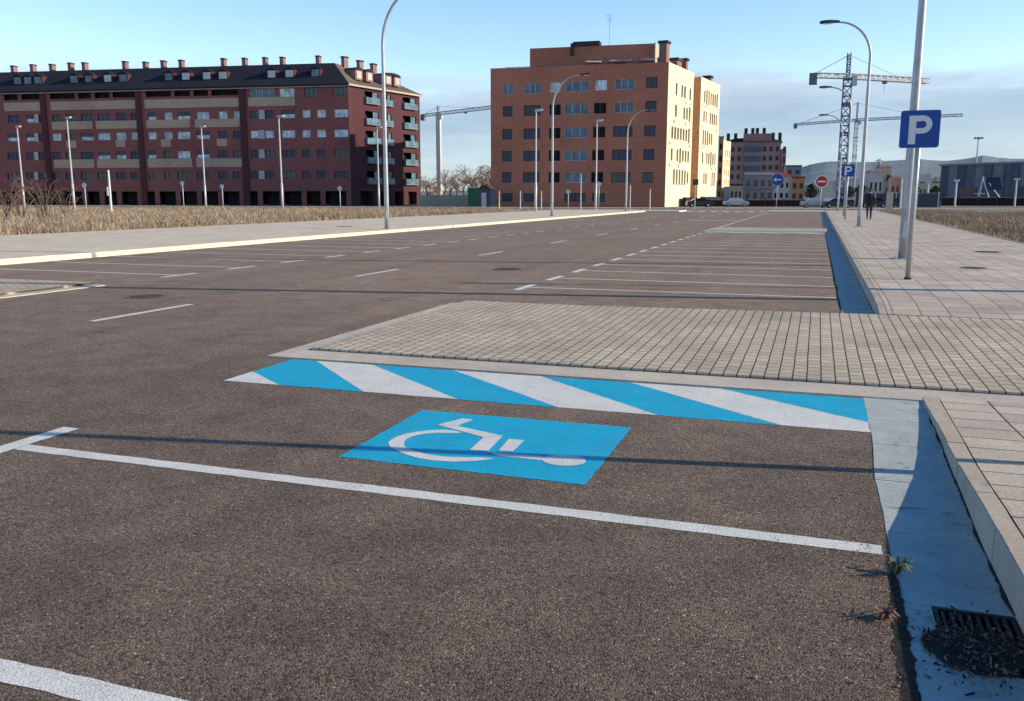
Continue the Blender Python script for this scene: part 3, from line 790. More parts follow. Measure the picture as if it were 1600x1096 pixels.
# drain grate with debris
t = thing('drain_grate', 'dark iron drain grate clogged with soil in the gutter corner', 'drain', (.66,3.26,0))
mb = MB(); mb.box(.505,3.035,-.05,.783,3.495,-.03); mb.build('pit', A['soil'], t)
mb = MB(); mb.box(.505,3.035,-.04,.52,3.495,.002); mb.box(.768,3.035,-.04,.782,3.495,.002); mb.box(.52,3.035,-.04,.768,3.05,.002); mb.box(.52,3.48,-.04,.768,3.495,.002)
mb.build('grate_frame', A['iron'], t)
mb = MB()
for k in range(8): mb.box(.528+k*.030,3.05,-.035,.541+k*.030,3.48,-.001)
mb.box(.52,3.255,-.035,.768,3.275,.001); mb.build('grate_bar', A['iron'], t)
rd = random.Random(11)
def clump(name, label, cat, cx_, cy_, n, spread, hmax, m, z=.004, wid=.006, group=None, lie=.5):
    mb = MB()
    for k in range(n):
        a = rd.uniform(0, 2*math.pi); r_ = spread*abs(rd.gauss(0,.12)); bx, by = cx_+r_*math.cos(a), cy_+r_*math.sin(a)*1.3
        h = hmax*rd.uniform(.3,1); a2 = rd.uniform(0, 2*math.pi); d = h*rd.uniform(.3, 1.6)*lie*2
        w = wid*rd.uniform(.6,1.4); px, py = -math.sin(a2)*w, math.cos(a2)*w
        m1 = (bx+math.cos(a2)*d*.5, by+math.sin(a2)*d*.5, z+h*.85); e = (bx+math.cos(a2)*d, by+math.sin(a2)*d, z+h*rd.uniform(.3,1))
        mb.face([(bx-px*.5,by-py*.5,z),(bx+px*.5,by+py*.5,z),(m1[0]+px,m1[1]+py,m1[2]),(m1[0]-px,m1[1]-py,m1[2])])
        mb.face([(m1[0]-px,m1[1]-py,m1[2]),(m1[0]+px,m1[1]+py,m1[2]),e])
    tag(mb.build(name, m, loc=(cx_,cy_,0)), label, cat, group)
clump('weed', 'small green weed growing at the edge of the gutter by the bay line', 'weed', .40, 3.77, 34, .05, .07, A['leaf'], .004, .007)
clump('dry_weed', 'curled reddish dead weed lying at the asphalt edge', 'weed', .325, 3.33, 44, .05, .045, A['deadleaf'], .004, .006, None, .7)
mb = MB()
mb = MB()
ring_ = [(.60+.165*math.cos(2*math.pi*k/40)*(1+.25*mn.noise(Vector((k*.9,2,0)))), 3.17+.17*math.sin(2*math.pi*k/40)*(1+.3*mn.noise(Vector((k*.7,5,0)))), .007) for k in range(40)]
for k in range(40): mb.face([ring_[k], ring_[(k+1)%40], (.64,3.17,.014)], 0)
for k in range(620):
    x = .62+rd.gauss(0,.11); y = 3.17+rd.gauss(0,.13)
    if not (.40 < x < .775): continue
    a = rd.uniform(0, math.pi); l = rd.uniform(.002,.013)*rd.choice((.6,1,1.5)); w = rd.uniform(.0008,.005); z = .004+rd.random()*.012
    ca, sa = math.cos(a), math.sin(a)
    mb.face([(x-ca*l-sa*w,y-sa*l+ca*w,z),(x-ca*l+sa*w,y-sa*l-ca*w,z),(x+ca*l+sa*w,y+sa*l-ca*w,z+rd.uniform(-.003,.012)),(x+ca*l-sa*w,y+sa*l+ca*w,z+rd.uniform(-.003,.012))], rd.choice((0,0,1,2)))
tag(mb.build('leaf_litter', [A['soil'], A['deadleaf'], A['twig']]), 'dark litter of leaves and twigs around the drain grate', 'litter', kind='stuff')
mb = MB()
for k in range(620):
    x = .36-abs(rd.gauss(0,.16)) if k < 420 else rd.uniform(-4.5,.3); y = rd.uniform(2.2,5.4) if k < 420 else rd.uniform(2,7)
    s = rd.uniform(.0015,.0042) if rd.random() < .97 else rd.uniform(.004,.007)
    mb.ellipsoid((x,y,.003+s*.4),(s*rd.uniform(.8,1.5),s,s*.7), 5, 3)
tag(mb.build('grit', A['pebble']), 'loose pale grit scattered over the asphalt near the gutter', 'grit', kind='stuff')

# cream marker stone and person
x, y = 6.6, 92.; z1 = height_at(1391, 300, x, y)
x, y, z1 = at_depth(1391, 84, 300.5)
mb = MB(); w = .30
mb.hexa([(x-w,y-w*.7,0),(x+w,y-w*.7,0),(x+w,y+w*.7,0),(x-w,y+w*.7,0),(x-w*.95,y-w*.6,z1-.08),(x+w*.95,y-w*.6,z1-.08),(x+w*.95,y+w*.6,z1-.08),(x-w*.95,y+w*.6,z1-.08)])
mb.hexa([(x-w*1.05,y-w*.75,z1-.078),(x+w*1.05,y-w*.75,z1-.078),(x+w*1.05,y+w*.75,z1-.078),(x-w*1.05,y+w*.75,z1-.078),(x-w*.9,y-w*.6,z1),(x+w*.9,y-w*.6,z1),(x+w*.9,y+w*.6,z1),(x-w*.9,y+w*.6,z1)])
tag(mb.build('marker_stone', A['stone'], loc=(x,y,0)), 'squat cream marker stone at the field edge beyond the walking person', 'marker stone')

def person(x, y, z0, S, label):
    t = thing('person', label, 'person', (x,y,z0))
    V, Ed, Rd = [], [], []
    def v(p, r): V.append(tuple(c*S for c in p)); Rd.append(r*S); return len(V)-1
    def chain(a, pts):
        for p, r in pts:
            b = v(p, r); Ed.append((a, b)); a = b
        return a
    # walking away (+Y), slight lean forward
    pel = v((0,0,.94), .135)
    ch = chain(pel, [((0,.01,1.08),.125),((0,.03,1.25),.145),((0,.04,1.39),.135)])
    nk = chain(ch, [((0,.05,1.49),.055),((0,.065,1.57),.075),((0,.075,1.64),.092),((0,.07,1.70),.075)])
    def arm(s, pts):
        w = chain(ch, pts)
        wp = Vector(pts[-1][0]); d = (wp-Vector(pts[-2][0])).normalized()
        for k in range(5):
            off = Vector((0,(k-2)*.017,0)) if k else Vector((-s*.01,.045,0))
            l = (.06,.085,.095,.088,.07)[k]
            b = wp + d*.06 + off*.8
            a1 = v(tuple(wp+d*.035+off*.6), .012); Ed.append((w, a1))
            chain(a1, [(tuple(b+d*l*.4+Vector((-s*.006,.006,0))), .009), (tuple(b+d*l*.75+Vector((-s*.02,.012,0))), .007)])
    arm(1, [((.17,.035,1.40),.075),((.24,-.04,1.20),.056),((.30,-.09,1.05),.045),((.33,-.03,.86),.03)])
    arm(-1, [((-.17,.035,1.40),.075),((-.22,.09,1.18),.055),((-.235,.16,1.04),.045),((-.225,.27,.90),.03)])
    chain(pel, [((.09,0,.86),.11),((.10,.10,.68),.088),((.10,.17,.49),.068),((.10,.12,.30),.06),((.10,.07,.09),.042),((.11,.20,.03),.035)])
    chain(pel, [((-.09,0,.86),.11),((-.10,-.05,.68),.088),((-.10,-.08,.49),.068),((-.10,-.22,.32),.06),((-.10,-.36,.16),.042),((-.10,-.27,.045),.035)])
    me = bpy.data.meshes.new('body'); me.from_pydata(V, Ed, [])
    o = bpy.data.objects.new('body', me); col.objects.link(o); o.parent = t
    mo = o.modifiers.new('skin', 'SKIN'); mo.use_smooth_shade = True
    if not me.skin_vertices: me.skin_vertices.new() if hasattr(me.skin_vertices, 'new') else None
    for i, sv in enumerate(me.skin_vertices[0].data):
        sv.radius = (Rd[i], Rd[i]*.85) if i < 5 else (Rd[i], Rd[i])
        sv.use_root = (i == 0)
    o.modifiers.new('sub', 'SUBSURF').levels = 1; o.modifiers['sub'].render_levels = 2
    # skin on head and hands, dark cloth elsewhere by height in the body's own space
    m, nt, b = newmat('clothed body')
    tc = N(nt, 'ShaderNodeTexCoord'); sx = N(nt, 'ShaderNodeSeparateXYZ'); L(nt, tc.outputs['Object'], sx.inputs[0])
    hi = mathn(nt, 'GREATER_THAN', sx.outputs[2], 1.49*S); lo = mathn(nt, 'LESS_THAN', sx.outputs[2], .97*S)
    sh = mathn(nt, 'LESS_THAN', sx.outputs[2], .09*S)
    side = mathn(nt, 'GREATER_THAN', mathn(nt, 'ABSOLUTE', sx.outputs[0]), .2*S)
    c = mix(nt, lo, (.03,.025,.035), (.03,.033,.055)); c = mix(nt, sh, c, (.015,.015,.015))
    c = mix(nt, hi, c, (.5,.31,.24)); c = mix(nt, mathn(nt, 'MULTIPLY', side, mathn(nt, 'LESS_THAN', sx.outputs[2], .88*S)), c, (.5,.31,.24))
    L(nt, c, b.inputs['Base Color']); b.inputs['Roughness'].default_value = .85
    me.materials.append(m)
    mb = MB()
    for j in range(7):
        for i in range(14):
            def hp(i_, j_):
                th = 2*math.pi*i_/14; ph = (math.pi*.62)*j_/7
                fr = 1. if math.sin(th) < .35 else .55
                return (x+.088*S*math.sin(ph*fr)*math.cos(th)*1.08, y+(.068-.01)*S+.105*S*math.sin(ph*fr)*math.sin(th), z0+1.64*S+.125*S*math.cos(ph*fr))
            mb.face([hp(i,j),hp(i,j+1),hp(i+1,j+1),hp(i+1,j)])
    mb.build('hair', A['hair'], t, True)
    mb = MB()
    for s in (-1,1):
        mb.ellipsoid((x+s*.092*S,y+.075*S,z0+1.635*S),(.014*S,.022*S,.034*S),8,6); 
    mb.build('ear', A['skin'], t, True)
    mb = MB(); mb.ellipsoid((x,y+.172*S,z0+1.62*S),(.016*S,.022*S,.028*S),8,6); mb.build('nose', A['skin'], t, True)
    # backpack-like dark jacket hem: flared coat
    mb = MB(); n = 16
    rings = [(.80,.205,.15,-.01),(.95,.19,.15,0),(1.10,.17,.14,.01),(1.28,.19,.15,.03),(1.40,.19,.13,.04),(1.47,.10,.09,.045)]
    for (za, ra, rb_, oy), (zb, rc_, rd_, oy2) in zip(rings, rings[1:]):
        for k in range(n):
            a0, a1 = 2*math.pi*k/n, 2*math.pi*(k+1)/n
            mb.face([(x+S*ra*math.cos(a0),y+S*(oy+rb_*math.sin(a0)),z0+S*za),(x+S*ra*math.cos(a1),y+S*(oy+rb_*math.sin(a1)),z0+S*za),(x+S*rc_*math.cos(a1),y+S*(oy2+rd_*math.sin(a1)),z0+S*zb),(x+S*rc_*math.cos(a0),y+S*(oy2+rd_*math.sin(a0)),z0+S*zb)])
    mb.build('jacket', A['jacket'], t, True)
person(3.08, 59.6, .172, 1.10, 'person in dark jacket and trousers walking away along the right pavement')

# ---------------------------------------------------------------- buildings
class Frame:
    """vertical facade plane: origin o, x runs to the viewer's right, y inward, z up"""
    def __init__(s, o, ang):            # ang: compass angle of x axis, clockwise from +Y
        s.o = o; s.x = (math.sin(R(ang)), math.cos(R(ang))); s.y = (-s.x[1], s.x[0])
    def w(s, a, d, z): return (s.o[0]+s.x[0]*a+s.y[0]*d, s.o[1]+s.x[1]*a+s.y[1]*d, z)
    def px(s, u, v, d=0.):
        r = ray(u, v); ox, oy = s.o[0]+s.y[0]*d, s.o[1]+s.y[1]*d
        n = s.y; t = (ox*n[0]+oy*n[1])/(r[0]*n[0]+r[1]*n[1])
        X, Y, Z = r[0]*t, r[1]*t, EYE+r[2]*t
        return ((X-ox)*s.x[0]+(Y-oy)*s.x[1], Z)
    def box(s, mb, a0, d0, z0, a1, d1, z1, mi=0):
        mb.hexa([s.w(a0,d0,z0),s.w(a1,d0,z0),s.w(a1,d1,z0),s.w(a0,d1,z0),s.w(a0,d0,z1),s.w(a1,d0,z1),s.w(a1,d1,z1),s.w(a0,d1,z1)], mi)
    def wall(s, mb, a0, a1, z0, z1, ops, depth=.3, mi=0, mr=None):
        mr = mi if mr is None else mr
        ops = [(max(a0,o[0]),max(z0,o[1]),min(a1,o[2]),min(z1,o[3])) for o in ops if o[2] > a0 and o[0] < a1]
        xs = sorted({a0, a1, *[o[0] for o in ops], *[o[2] for o in ops]}); zs = sorted({z0, z1, *[o[1] for o in ops], *[o[3] for o in ops]})
        for zA, zB in zip(zs, zs[1:]):
            run = None
            for xA, xB in zip(xs, xs[1:]):
                cx_, cz_ = (xA+xB)/2, (zA+zB)/2
                hole = any(o[0] < cx_ < o[2] and o[1] < cz_ < o[3] for o in ops)
                if hole:
                    if run is not None: mb.face([s.w(run,0,zA),s.w(xA,0,zA),s.w(xA,0,zB),s.w(run,0,zB)], mi); run = None
                elif run is None: run = xA
            if run is not None: mb.face([s.w(run,0,zA),s.w(xs[-1],0,zA),s.w(xs[-1],0,zB),s.w(run,0,zB)], mi)
        for o in ops:
            l, b, r_, t = o
            mb.face([s.w(l,0,b),s.w(l,0,t),s.w(l,depth,t),s.w(l,depth,b)], mr); mb.face([s.w(r_,0,t),s.w(r_,0,b),s.w(r_,depth,b),s.w(r_,depth,t)], mr)
            mb.face([s.w(l,0,b),s.w(l,depth,b),s.w(r_,depth,b),s.w(r_,0,b)], mr); mb.face([s.w(l,0,t),s.w(r_,0,t),s.w(r_,depth,t),s.w(l,depth,t)], mr)
    def window(s, root, op, style, depth=.26, cols=2, name='window'):
        """frame as part, pane/shutter as sub-part, set back inside the opening"""
        l, b, r_, t = op; fw = min(.09, (r_-l)*.12); mb = MB(); d0, d1 = depth-.05, depth
        fm = A['frame'] if style in ('white', 'half', 'blue') else A['frame_dark']
        s.box(mb, l, d0, b, r_, d1, b+fw); s.box(mb, l, d0, t-fw, r_, d1, t); s.box(mb, l, d0, b+fw, l+fw, d1, t-fw); s.box(mb, r_-fw, d0, b+fw, r_, d1, t-fw)
        for k in range(1, cols):
            m_ = l+(r_-l)*k/cols; s.box(mb, m_-fw*.5, d0, b+fw, m_+fw*.5, d1, t-fw)
        w = mb.build(name, fm, root)
        dp = depth+.02
        if style == 'half':
            zm = b+(t-b)*.5
            mb = MB(); mb.face([s.w(l,dp,b),s.w(r_,dp,b),s.w(r_,dp,zm),s.w(l,dp,zm)]); mb.build('pane', A['glass_pale'], w)
            mb = MB(); mb.face([s.w(l,dp-.08,zm),s.w(r_,dp-.08,zm),s.w(r_,dp-.08,t),s.w(l,dp-.08,t)]); mb.build('shutter', A['shutter'], w)
        else:
            mt = {'white':'glass_pale','dark':'glass','shut':'shutter','blue':'glass_blue','pale':'shutter_pale','open':'dark'}[style]
            mb = MB(); mb.face([s.w(l,dp,b),s.w(r_,dp,b),s.w(r_,dp,t),s.w(l,dp,t)]); mb.build('shutter' if style in ('shut','pale') else 'pane', A[mt], w)
        return w

# ---- long brick block with slate mansard (left)
def long_block():
    ox, oy, _ = at_depth(549, 172)
    root = thing('apartment_building', 'long purple red brick apartment block with dark slate mansard roof and many chimneys', 'apartment building', (ox,oy,0))
    F = Frame((ox,oy), 81.2)
    zE = F.px(545,131)[1]; aL = F.px(-150,200)[0]
    S_ = Frame((ox,oy), 12.0)                                   # right-hand side face, x runs away from the corner
    sL = S_.px(657,240)[0]
    ops, wins = [], []
    rows = {'A':(150.5,140),'B':(184,171.5),'C':(215,203),'D':(246,234),'E':(279,267.5)}
    Z = {k:(F.px(500,v0)[1], F.px(500,v1)[1]) for k, (v0, v1) in rows.items()}
    sec3 = [(391,404),(414,428),(440,461),(472,485),(495,509),(522,544)]
    sec2 = [(231,244),(256,269),(277,297),(307,327),(341,355),(364,376)]
    sec1 = [(81,95),(102,117),(126,146),(152,172),(181,197),(204,216)]
    sec0 = [(11,30),(40,53),(60,71)]
    secm = [(-60,-42),(-30,-16)]
    st = {('B',2):['half','white','half','white','white','white'], ('C',1):['white','dark','half','white','white','white'], ('C',2):['white','white','white','half','shut','shut'],
          ('D',2):['half','dark','white','half','shut','dark'], ('D',1):['shut','dark','shut','half','half','shut'], ('B',3):['dark','shut','half','white','white','white'], ('C',3):['white','white','white','white','white','white'],
          ('C',0):['half','half','shut'], ('B',0):['shut','half','shut']}
    for rk_, (z0, z1) in Z.items():
        if rk_ == 'A': continue
        vr = rows[rk_]; vm = (vr[0]+vr[1])/2
        for si, sec in enumerate((sec0, sec1, sec2, sec3, secm)):
            for wi, (u0, u1) in enumerate(sec):
                a0, a1 = F.px(u0,vm)[0], F.px(u1,vm)[0]
                op = (a0, z0, a1, z1); ops.append(op)
                style = st.get((rk_, si), [random.choice(['shut','shut','dark']) for _ in sec])[wi]
                wins.append((op, style, 3 if u1-u0 > 17 else 2))
    logg = [(5,27),(32,67),(77,116),(121,142),(147,171),(175,212),(227,267),(272,297),(302,325),(330,372)]
    zA0, zA1 = F.px(300,150.5)[1], zE-.55
    for (u0, u1) in logg: 
        a0, a1 = F.px(u0,146)[0], F.px(u1,146)[0]; ops.append((a0, zA0, a1, zA1)); wins.append(((a0, zA0, a1, zA1), 'loggia', 3))
    for (u0, u1, s_) in ((390,429,'blue'),(436,460,'white'),(475,496,'dark'),(520,543,'dark')):
        op = (F.px(u0,146)[0], Z['A'][0]-.1, F.px(u1,146)[0], zA1); ops.append(op); wins.append((op, s_, 4 if u1-u0 > 30 else 3))
    # ground floor arcade
    zg1 = F.px(500,299)[1]
    a = F.px(541,305)[0]; arc = []
    while a > aL+3:
        w = random.choice((2.9,3.6,4.3)); arc.append((a-w, .05, a, zg1)); a -= w+1.0
    ops += arc
    mb = MB(); F.wall(mb, aL, 0, 0, zE, ops, .3, 0, 0); mb.build('front_wall', A['brick1'], root)
    for (op, s_, c) in wins:
        if s_ == 'loggia':
            F.window(root, op, 'open', 1.2, 3, 'loggia')
        else: F.window(root, op, s_, .26, c)
    for op in arc:
        mb = MB(); F.box(mb, op[0]-.02, 2.2, 0, op[2]+.02, 2.3, op[3]); mb.build('shopfront', A['dark'], root)
    mb = MB(); F.wall(mb, aL, 0, 0, .4, [], .3); 
    # tan parapets and light panels
    def parapet(u0, u1, v0, v1, vm):
        mb = MB(); F.box(mb, F.px(u0,vm)[0], -.12, F.px(400,v1)[1], F.px(u1,vm)[0], -.003, F.px(400,v0)[1]); mb.build('parapet', A['tan'], root)
    for u0, u1 in ((6,69),(79,215),(226,375),(388,461)): parapet(u0, u1, 152.5, 166.5, 160)
    for u0, u1 in ((81,144),(150,216),(229,297),(305,376)): parapet(u0, u1, 185.2, 198, 191)
    for u0, u1 in ((104,119),(181,196),(252,267),(339,355)): parapet(u0, u1, 216.2, 228, 221)
    for u0, u1 in ((84,147),(152,220),(231,300),(307,379)): parapet(u0, u1, 247.2, 261, 252)
    for rk_ in 'BCDE':
        vm = sum(rows[rk_])/2
        for (u0, u1) in ((404.6,413.4),(53.5,59.5)):
            mb = MB(); F.box(mb, F.px(u0,vm)[0], -.06, Z[rk_][0]-.1, F.px(u1,vm)[0], -.003, Z[rk_][1]+.1); mb.build('panel', A['shutter_pale'], root)
    for (u0, u1) in ((70,78),(217.5,225.5),(378,387.5)):
        mb = MB(); F.box(mb, F.px(u0,230)[0], -.35, 0, F.px(u1,230)[0], -.002, zE-.02); mb.build('pilaster', A['brick1d'], root)
    # side wall with recessed balcony bays
    sops = []
    zs = [(Z[k][0]-.9, Z[k][1]+.1) for k in 'ABCDE']
    bays = [(S_.px(571,200)[0], S_.px(592,200)[0]), (S_.px(600,200)[0], S_.px(612,200)[0]), (S_.px(630,200)[0], S_.px(650,200)[0])]
    for b0, b1 in bays:
        for z0, z1 in zs: sops.append((b0, z0, b1, min(z1, zE-.3)))
    sops += [(sL*f0, .05, sL*f1, zg1) for f0, f1 in ((.12,.3),(.38,.52),(.6,.72),(.8,.93))]
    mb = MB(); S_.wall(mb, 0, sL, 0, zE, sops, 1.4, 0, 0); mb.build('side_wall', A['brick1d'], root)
    for b0, b1 in bays:
        for z0, z1 in zs:
            w = (b1-b0)
            S_.window(root, (b0, z0, b0+w*.62, min(z1, zE-.3)), 'open', 1.38, 2, 'balcony_door')
            mb = MB(); S_.box(mb, b0+w*.64, .2, z0+.02, b1-.02, .32, min(z1, zE-.3)-.02); mb.build('glazed_bay', A['teal'], root)
            mb = MB(); S_.box(mb, b0-.15, -.6, z0-.18, b1-.05, .1, z0-.02, 1)
            S_.box(mb, b0-.15, -.6, z0, b1-.05, -.55, z0+1.05, 0); S_.box(mb, b0-.15, -.55, z0, b0-.10, -.003, z0+1.05, 0); S_.box(mb, b1-.10, -.55, z0, b1-.05, -.003, z0+1.05, 0)
            mb.build('balcony', [A['teal'], A['grey_render']], root)
    for f0, f1 in ((.12,.3),(.38,.52),(.6,.72),(.8,.93)):
        mb = MB(); S_.box(mb, sL*f0, 1.5, 0, sL*f1, 1.6, zg1); mb.build('shopfront', A['dark'], root)
    # back walls and floor slab
    D = 15.
    p = [F.w(aL,0,0), F.w(0,0,0), S_.w(sL,0,0)]
    back = F.w(aL, sL*.98, 0)
    mb = MB()
    for q0, q1 in ((p[2], back), (back, p[0])): mb.face([q0, q1, (q1[0],q1[1],zE), (q0[0],q0[1],zE)])
    mb.build('rear_wall', A['brick1d'], root)
    # mansard roof
    zR = F.px(515, 93)[1]; ov = .5
    e0, e1, e2, e3 = F.w(aL,-ov,zE), F.w(.4,-ov,zE), S_.w(sL+.5,-ov-.1,zE), F.w(aL,sL,zE)
    ins = 4.4
    aR = F.px(522,93,ins)[0]
    r0, r1 = F.w(aL,ins,zR), F.w(aR,ins,zR)
    ru = S_.w(sL-1.5, 8.5, zR-.5); rb_ = F.w(aL, 12., zR)
    mb = MB()
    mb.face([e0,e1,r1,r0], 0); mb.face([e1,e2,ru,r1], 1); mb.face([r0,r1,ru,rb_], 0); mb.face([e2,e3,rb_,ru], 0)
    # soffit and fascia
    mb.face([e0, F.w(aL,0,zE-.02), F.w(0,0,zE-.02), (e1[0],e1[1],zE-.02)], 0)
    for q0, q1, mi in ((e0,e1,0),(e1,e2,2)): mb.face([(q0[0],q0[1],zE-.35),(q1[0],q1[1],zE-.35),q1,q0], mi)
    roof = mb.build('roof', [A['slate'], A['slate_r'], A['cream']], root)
    mb = MB(); F.box(mb, aL, -.52, zE-.5, .4, -.36, zE-.36); mb.build('eave_band', A['tan'], root)
    # dormers on the front slope
    def dormer(G, a, w, lit, zb, zt, d0, slope_d, paneMat):
        mb = MB(); G.box(mb, a-w/2, d0, zb, a+w/2, d0+slope_d, zt, 0)
        # little pitched top
        P = [G.w(a-w/2-.15,d0-.2,zt),G.w(a+w/2+.15,d0-.2,zt),G.w(a+w/2+.15,d0+slope_d,zt),G.w(a-w/2-.15,d0+slope_d,zt),G.w(a,d0-.2,zt+.55),G.w(a,d0+slope_d+.8,zt+.55)]
        mb.face([P[0],P[1],P[4]], 1); mb.face([P[0],P[4],P[5],P[3]], 1); mb.face([P[1],P[2],P[5],P[4]], 1)
        d = mb.build('dormer', [A['chimney'] if lit else A['brick1d'], A['slate']], roof)  # sun and shade put into colour: lit dormers lighter, others darker brick
        return d
    for u in (20,36,52,109,132,162,186,258,285,318,343,420,448,489):
        a = F.px(u,118)[0]; dz0, dz1 = zE+1.35, zE+3.1
        dormer(F, a, 2.0, False, dz0, dz1, 1.25, 2.4, 0)
        mb = MB(); F.box(mb, a-.75, 1.18, dz0+.3, a+.75, 1.24, dz1-.15); mb.build('dormer_window', A['frame'] if u in (162,285,318,343,420,448) else A['glass_blue'], roof)
    for f in (.22,.36,.62,.75):
        a = sL*f; dormer(S_, a, 2.1, True, zE+1.3, zE+3.2, 1.4, 3.0, 0)
        mb = MB(); S_.box(mb, a-.65, 1.33, zE+1.6, a+.65, 1.39, zE+2.95); mb.build('dormer_window', A['shutter_pale'], roof)
    # chimneys along the ridge
    for u, v in ((21,103),(51,101),(81,100.5),(110,98.5),(132,98),(195,96),(227,97),(255,95),(283,94),(349,91.5),(382,91),(414,90),(441,89.5),(497,87.5)):
        a, zt = F.px(u, v, ins+.6); mb = MB()
        F.box(mb, a-.36, ins+.1, zR-1.2, a+.36, ins+1.3, zt-.25, 0); F.box(mb, a-.43, ins+.02, zt-.245, a+.43, ins+1.38, zt, 1)
        mb.build('chimney', [A['chimney'], A['cap']], roof)
    for u, v, f in ((536,89,.12),(560,95,.3),(581,100,.48),(610,115,.62)):
        a, zt = S_.px(u, v, 6.0); mb = MB()
        S_.box(mb, a-.6, 5.2, zR-1.6, a+.6, 6.0, zt-.3, 0); S_.box(mb, a-.7, 5.1, zt-.295, a+.7, 6.1, zt, 1)
        mb.build('chimney', [A['chimney'], A['cap']], roof)
long_block()

# ---- rust brick block (centre)
def rust_block():
    ox, oy, _ = at_depth(1039, 148)
    root = thing('apartment_building', 'rust brick apartment block with flat stepped roof and one pale sunlit side', 'apartment building', (ox,oy,0))
    F = Frame((ox,oy), 85.0)
    zT = F.px(1048,97)[1]; aL = F.px(767,250)[0]
    cols_ = [(165,16,'shut'),(310,27,'shut'),(445,18,'open'),(570,38,'blue'),(715,19,'open'),(855,30,'shut'),(1015,17,'shut')]
    rows_ = [(320,'top'),(455,''),(595,''),(730,''),(860,'')]
    ops = []; wins = []
    for ri, (zy, tp) in enumerate(rows_):
        for ci, (zx, w, s_) in enumerate(cols_):
            # columns lean a little with perspective: shift by row
            u = 750+(zx-(ri-0)*2.0*(1 if ci < 4 else 3))/3.78; v = 50+(zy-(zx-600)*.012*(4-ri))/3.78
            a, z = F.px(u, v); hw = w/FPX*148*.5; hh = 8.0/FPX*148
            op = (a-hw, z-hh, a+hw, z+hh); ops.append(op)
            s2 = s_
            if tp: s2 = 'blue' if ci != 6 else 'shut'
            if ri == 4 and ci in (5,6): s2 = 'dark'
            if ri in (0,) and ci in (2,4): s2 = 'white'
            if ri == 1 and ci == 5: s2 = 'blue'
            wins.append((op, s2, 3 if w > 25 else 2))
    for zx, w in ((160,18),(300,24),(560,34),(700,20)):
        a, z = F.px(750+zx/3.78, 309); hw = w/FPX*148*.5; op = (a-hw, z-.7, a+hw, z+.75); ops.append(op); wins.append((op, 'shut', 2))
    mb = MB(); F.wall(mb, aL, 0, 0, zT, ops, .35); mb.build('front_wall', A['brick2'], root)
    for op, s_, c in wins: F.window(root, op, s_, .5 if s_ == 'open' else .28, c)
    # right side: two volumes
    S1 = Frame((ox,oy), 8.6)
    l1 = S1.px(1082,200)[0]
    def slits(S, l, u0s, zr, z0=0.):
        o_ = []
        rr = random.Random(int(l*10)); 
        for ri in range(5):
            zc = zr[ri]
            for k in range(7):
                a = l*(.2+.11*k)
                if rr.random() < .22: continue
                hh = rr.choice((1.0,1.0,1.3)); 
                o_.append((a-.5*l/14, zc-hh, a+.5*l/14, zc+hh))
            if ri < 4 :
                for a in rr.sample([.12,.255,.475,.695,.9], 2): o_.append((a*l-.3, zr[ri+1]+1.6, a*l+.3, zc-1.5))
        return o_
    zr = [F.px(1018, 50+zy/3.78)[1] for zy in (325,455,590,722,855)]
    zt1 = zT
    so = slits(S1, l1, None, zr)
    mb = MB(); S1.wall(mb, 0, l1, 0, zt1, so, .4); mb.build('side_wall', A['brick2b'], root)
    for op in so:
        mb = MB(); mb.face([S1.w(op[0],.38,op[1]),S1.w(op[2],.38,op[1]),S1.w(op[2],.38,op[3]),S1.w(op[0],.38,op[3])]); mb.build('slit_window', A['glass'], root)
    j = S1.w(l1,0,0)
    # projecting second volume: its return faces the camera, unlit
    S2r = Frame((j[0], j[1]), 85.); pr = 1.25
    S2o = S2r.w(pr, 0, 0); S2 = Frame((S2o[0], S2o[1]), 8.6); l2 = S2.px(1122,220)[0]
    zt2 = S2.px(1091,118)[1]
    mb = MB(); mb.face([j, S2o, (S2o[0],S2o[1],zt2), (j[0],j[1],zt2)]); mb.build('return_wall', A['orange'], root)
    so = slits(S2, l2, None, [z*1.0 for z in zr])
    mb = MB(); S2.wall(mb, 0, l2, 0, zt2, so, .4); mb.build('side_wall', A['brick2b'], root)
    for op in so:
        mb = MB(); mb.face([S2.w(op[0],.38,op[1]),S2.w(op[2],.38,op[1]),S2.w(op[2],.38,op[3]),S2.w(op[0],.38,op[3])]); mb.build('slit_window', A['orange'] if random.random() < .35 else A['glass'], root)
    # flat roof, rear, left side
    b2 = S2.w(l2,0,0); bl = F.w(aL, l1+l2, 0); fl = F.w(aL,0,0); fr = F.w(0,0,0)
    up = lambda p, z: (p[0],p[1],z)
    mb = MB(); mb.face([up(fl,zT-.9),up(fr,zT-.9),up(j,zT-.9),up(F.w(aL,l1,0),zT-.9)]); mb.face([up(F.w(aL,l1,0),zt2-.9),up(j,zt2-.9),up(S2o,zt2-.9),up(b2,zt2-.9),up(bl,zt2-.9)]); mb.build('roof', A['grey_render'], root)
    mb = MB()
    for q0, q1, z in ((b2,bl,zt2),(bl,fl,zt2),(F.w(aL,l1,0),j,zT)): mb.face([q0,q1,up(q1,z),up(q0,z)])
    F.box(mb, aL, .001, zT-.05, aL+.3, l1, zT-.001); mb.build('rear_wall', A['brick2'], root)
    mb = MB(); F.box(mb, aL, .3, zT-1.0, -.3, .32, zT-.02); mb.build('parapet_back', A['brick2'], root)
    # penthouse
    d = 5.5
    pL, zp = F.px(828,76,d); pR = F.px(1022,68,d)[0]
    Pf = Frame(F.w(pR,d,0)[:2], 85.); mb = MB()
    zp = F.px(1022,68,d)[1]
    Pf.box(mb, pL-pR, 0, zT-.88, 0, 9., zp, 0); ph = mb.build('penthouse', A['brick2'], root)
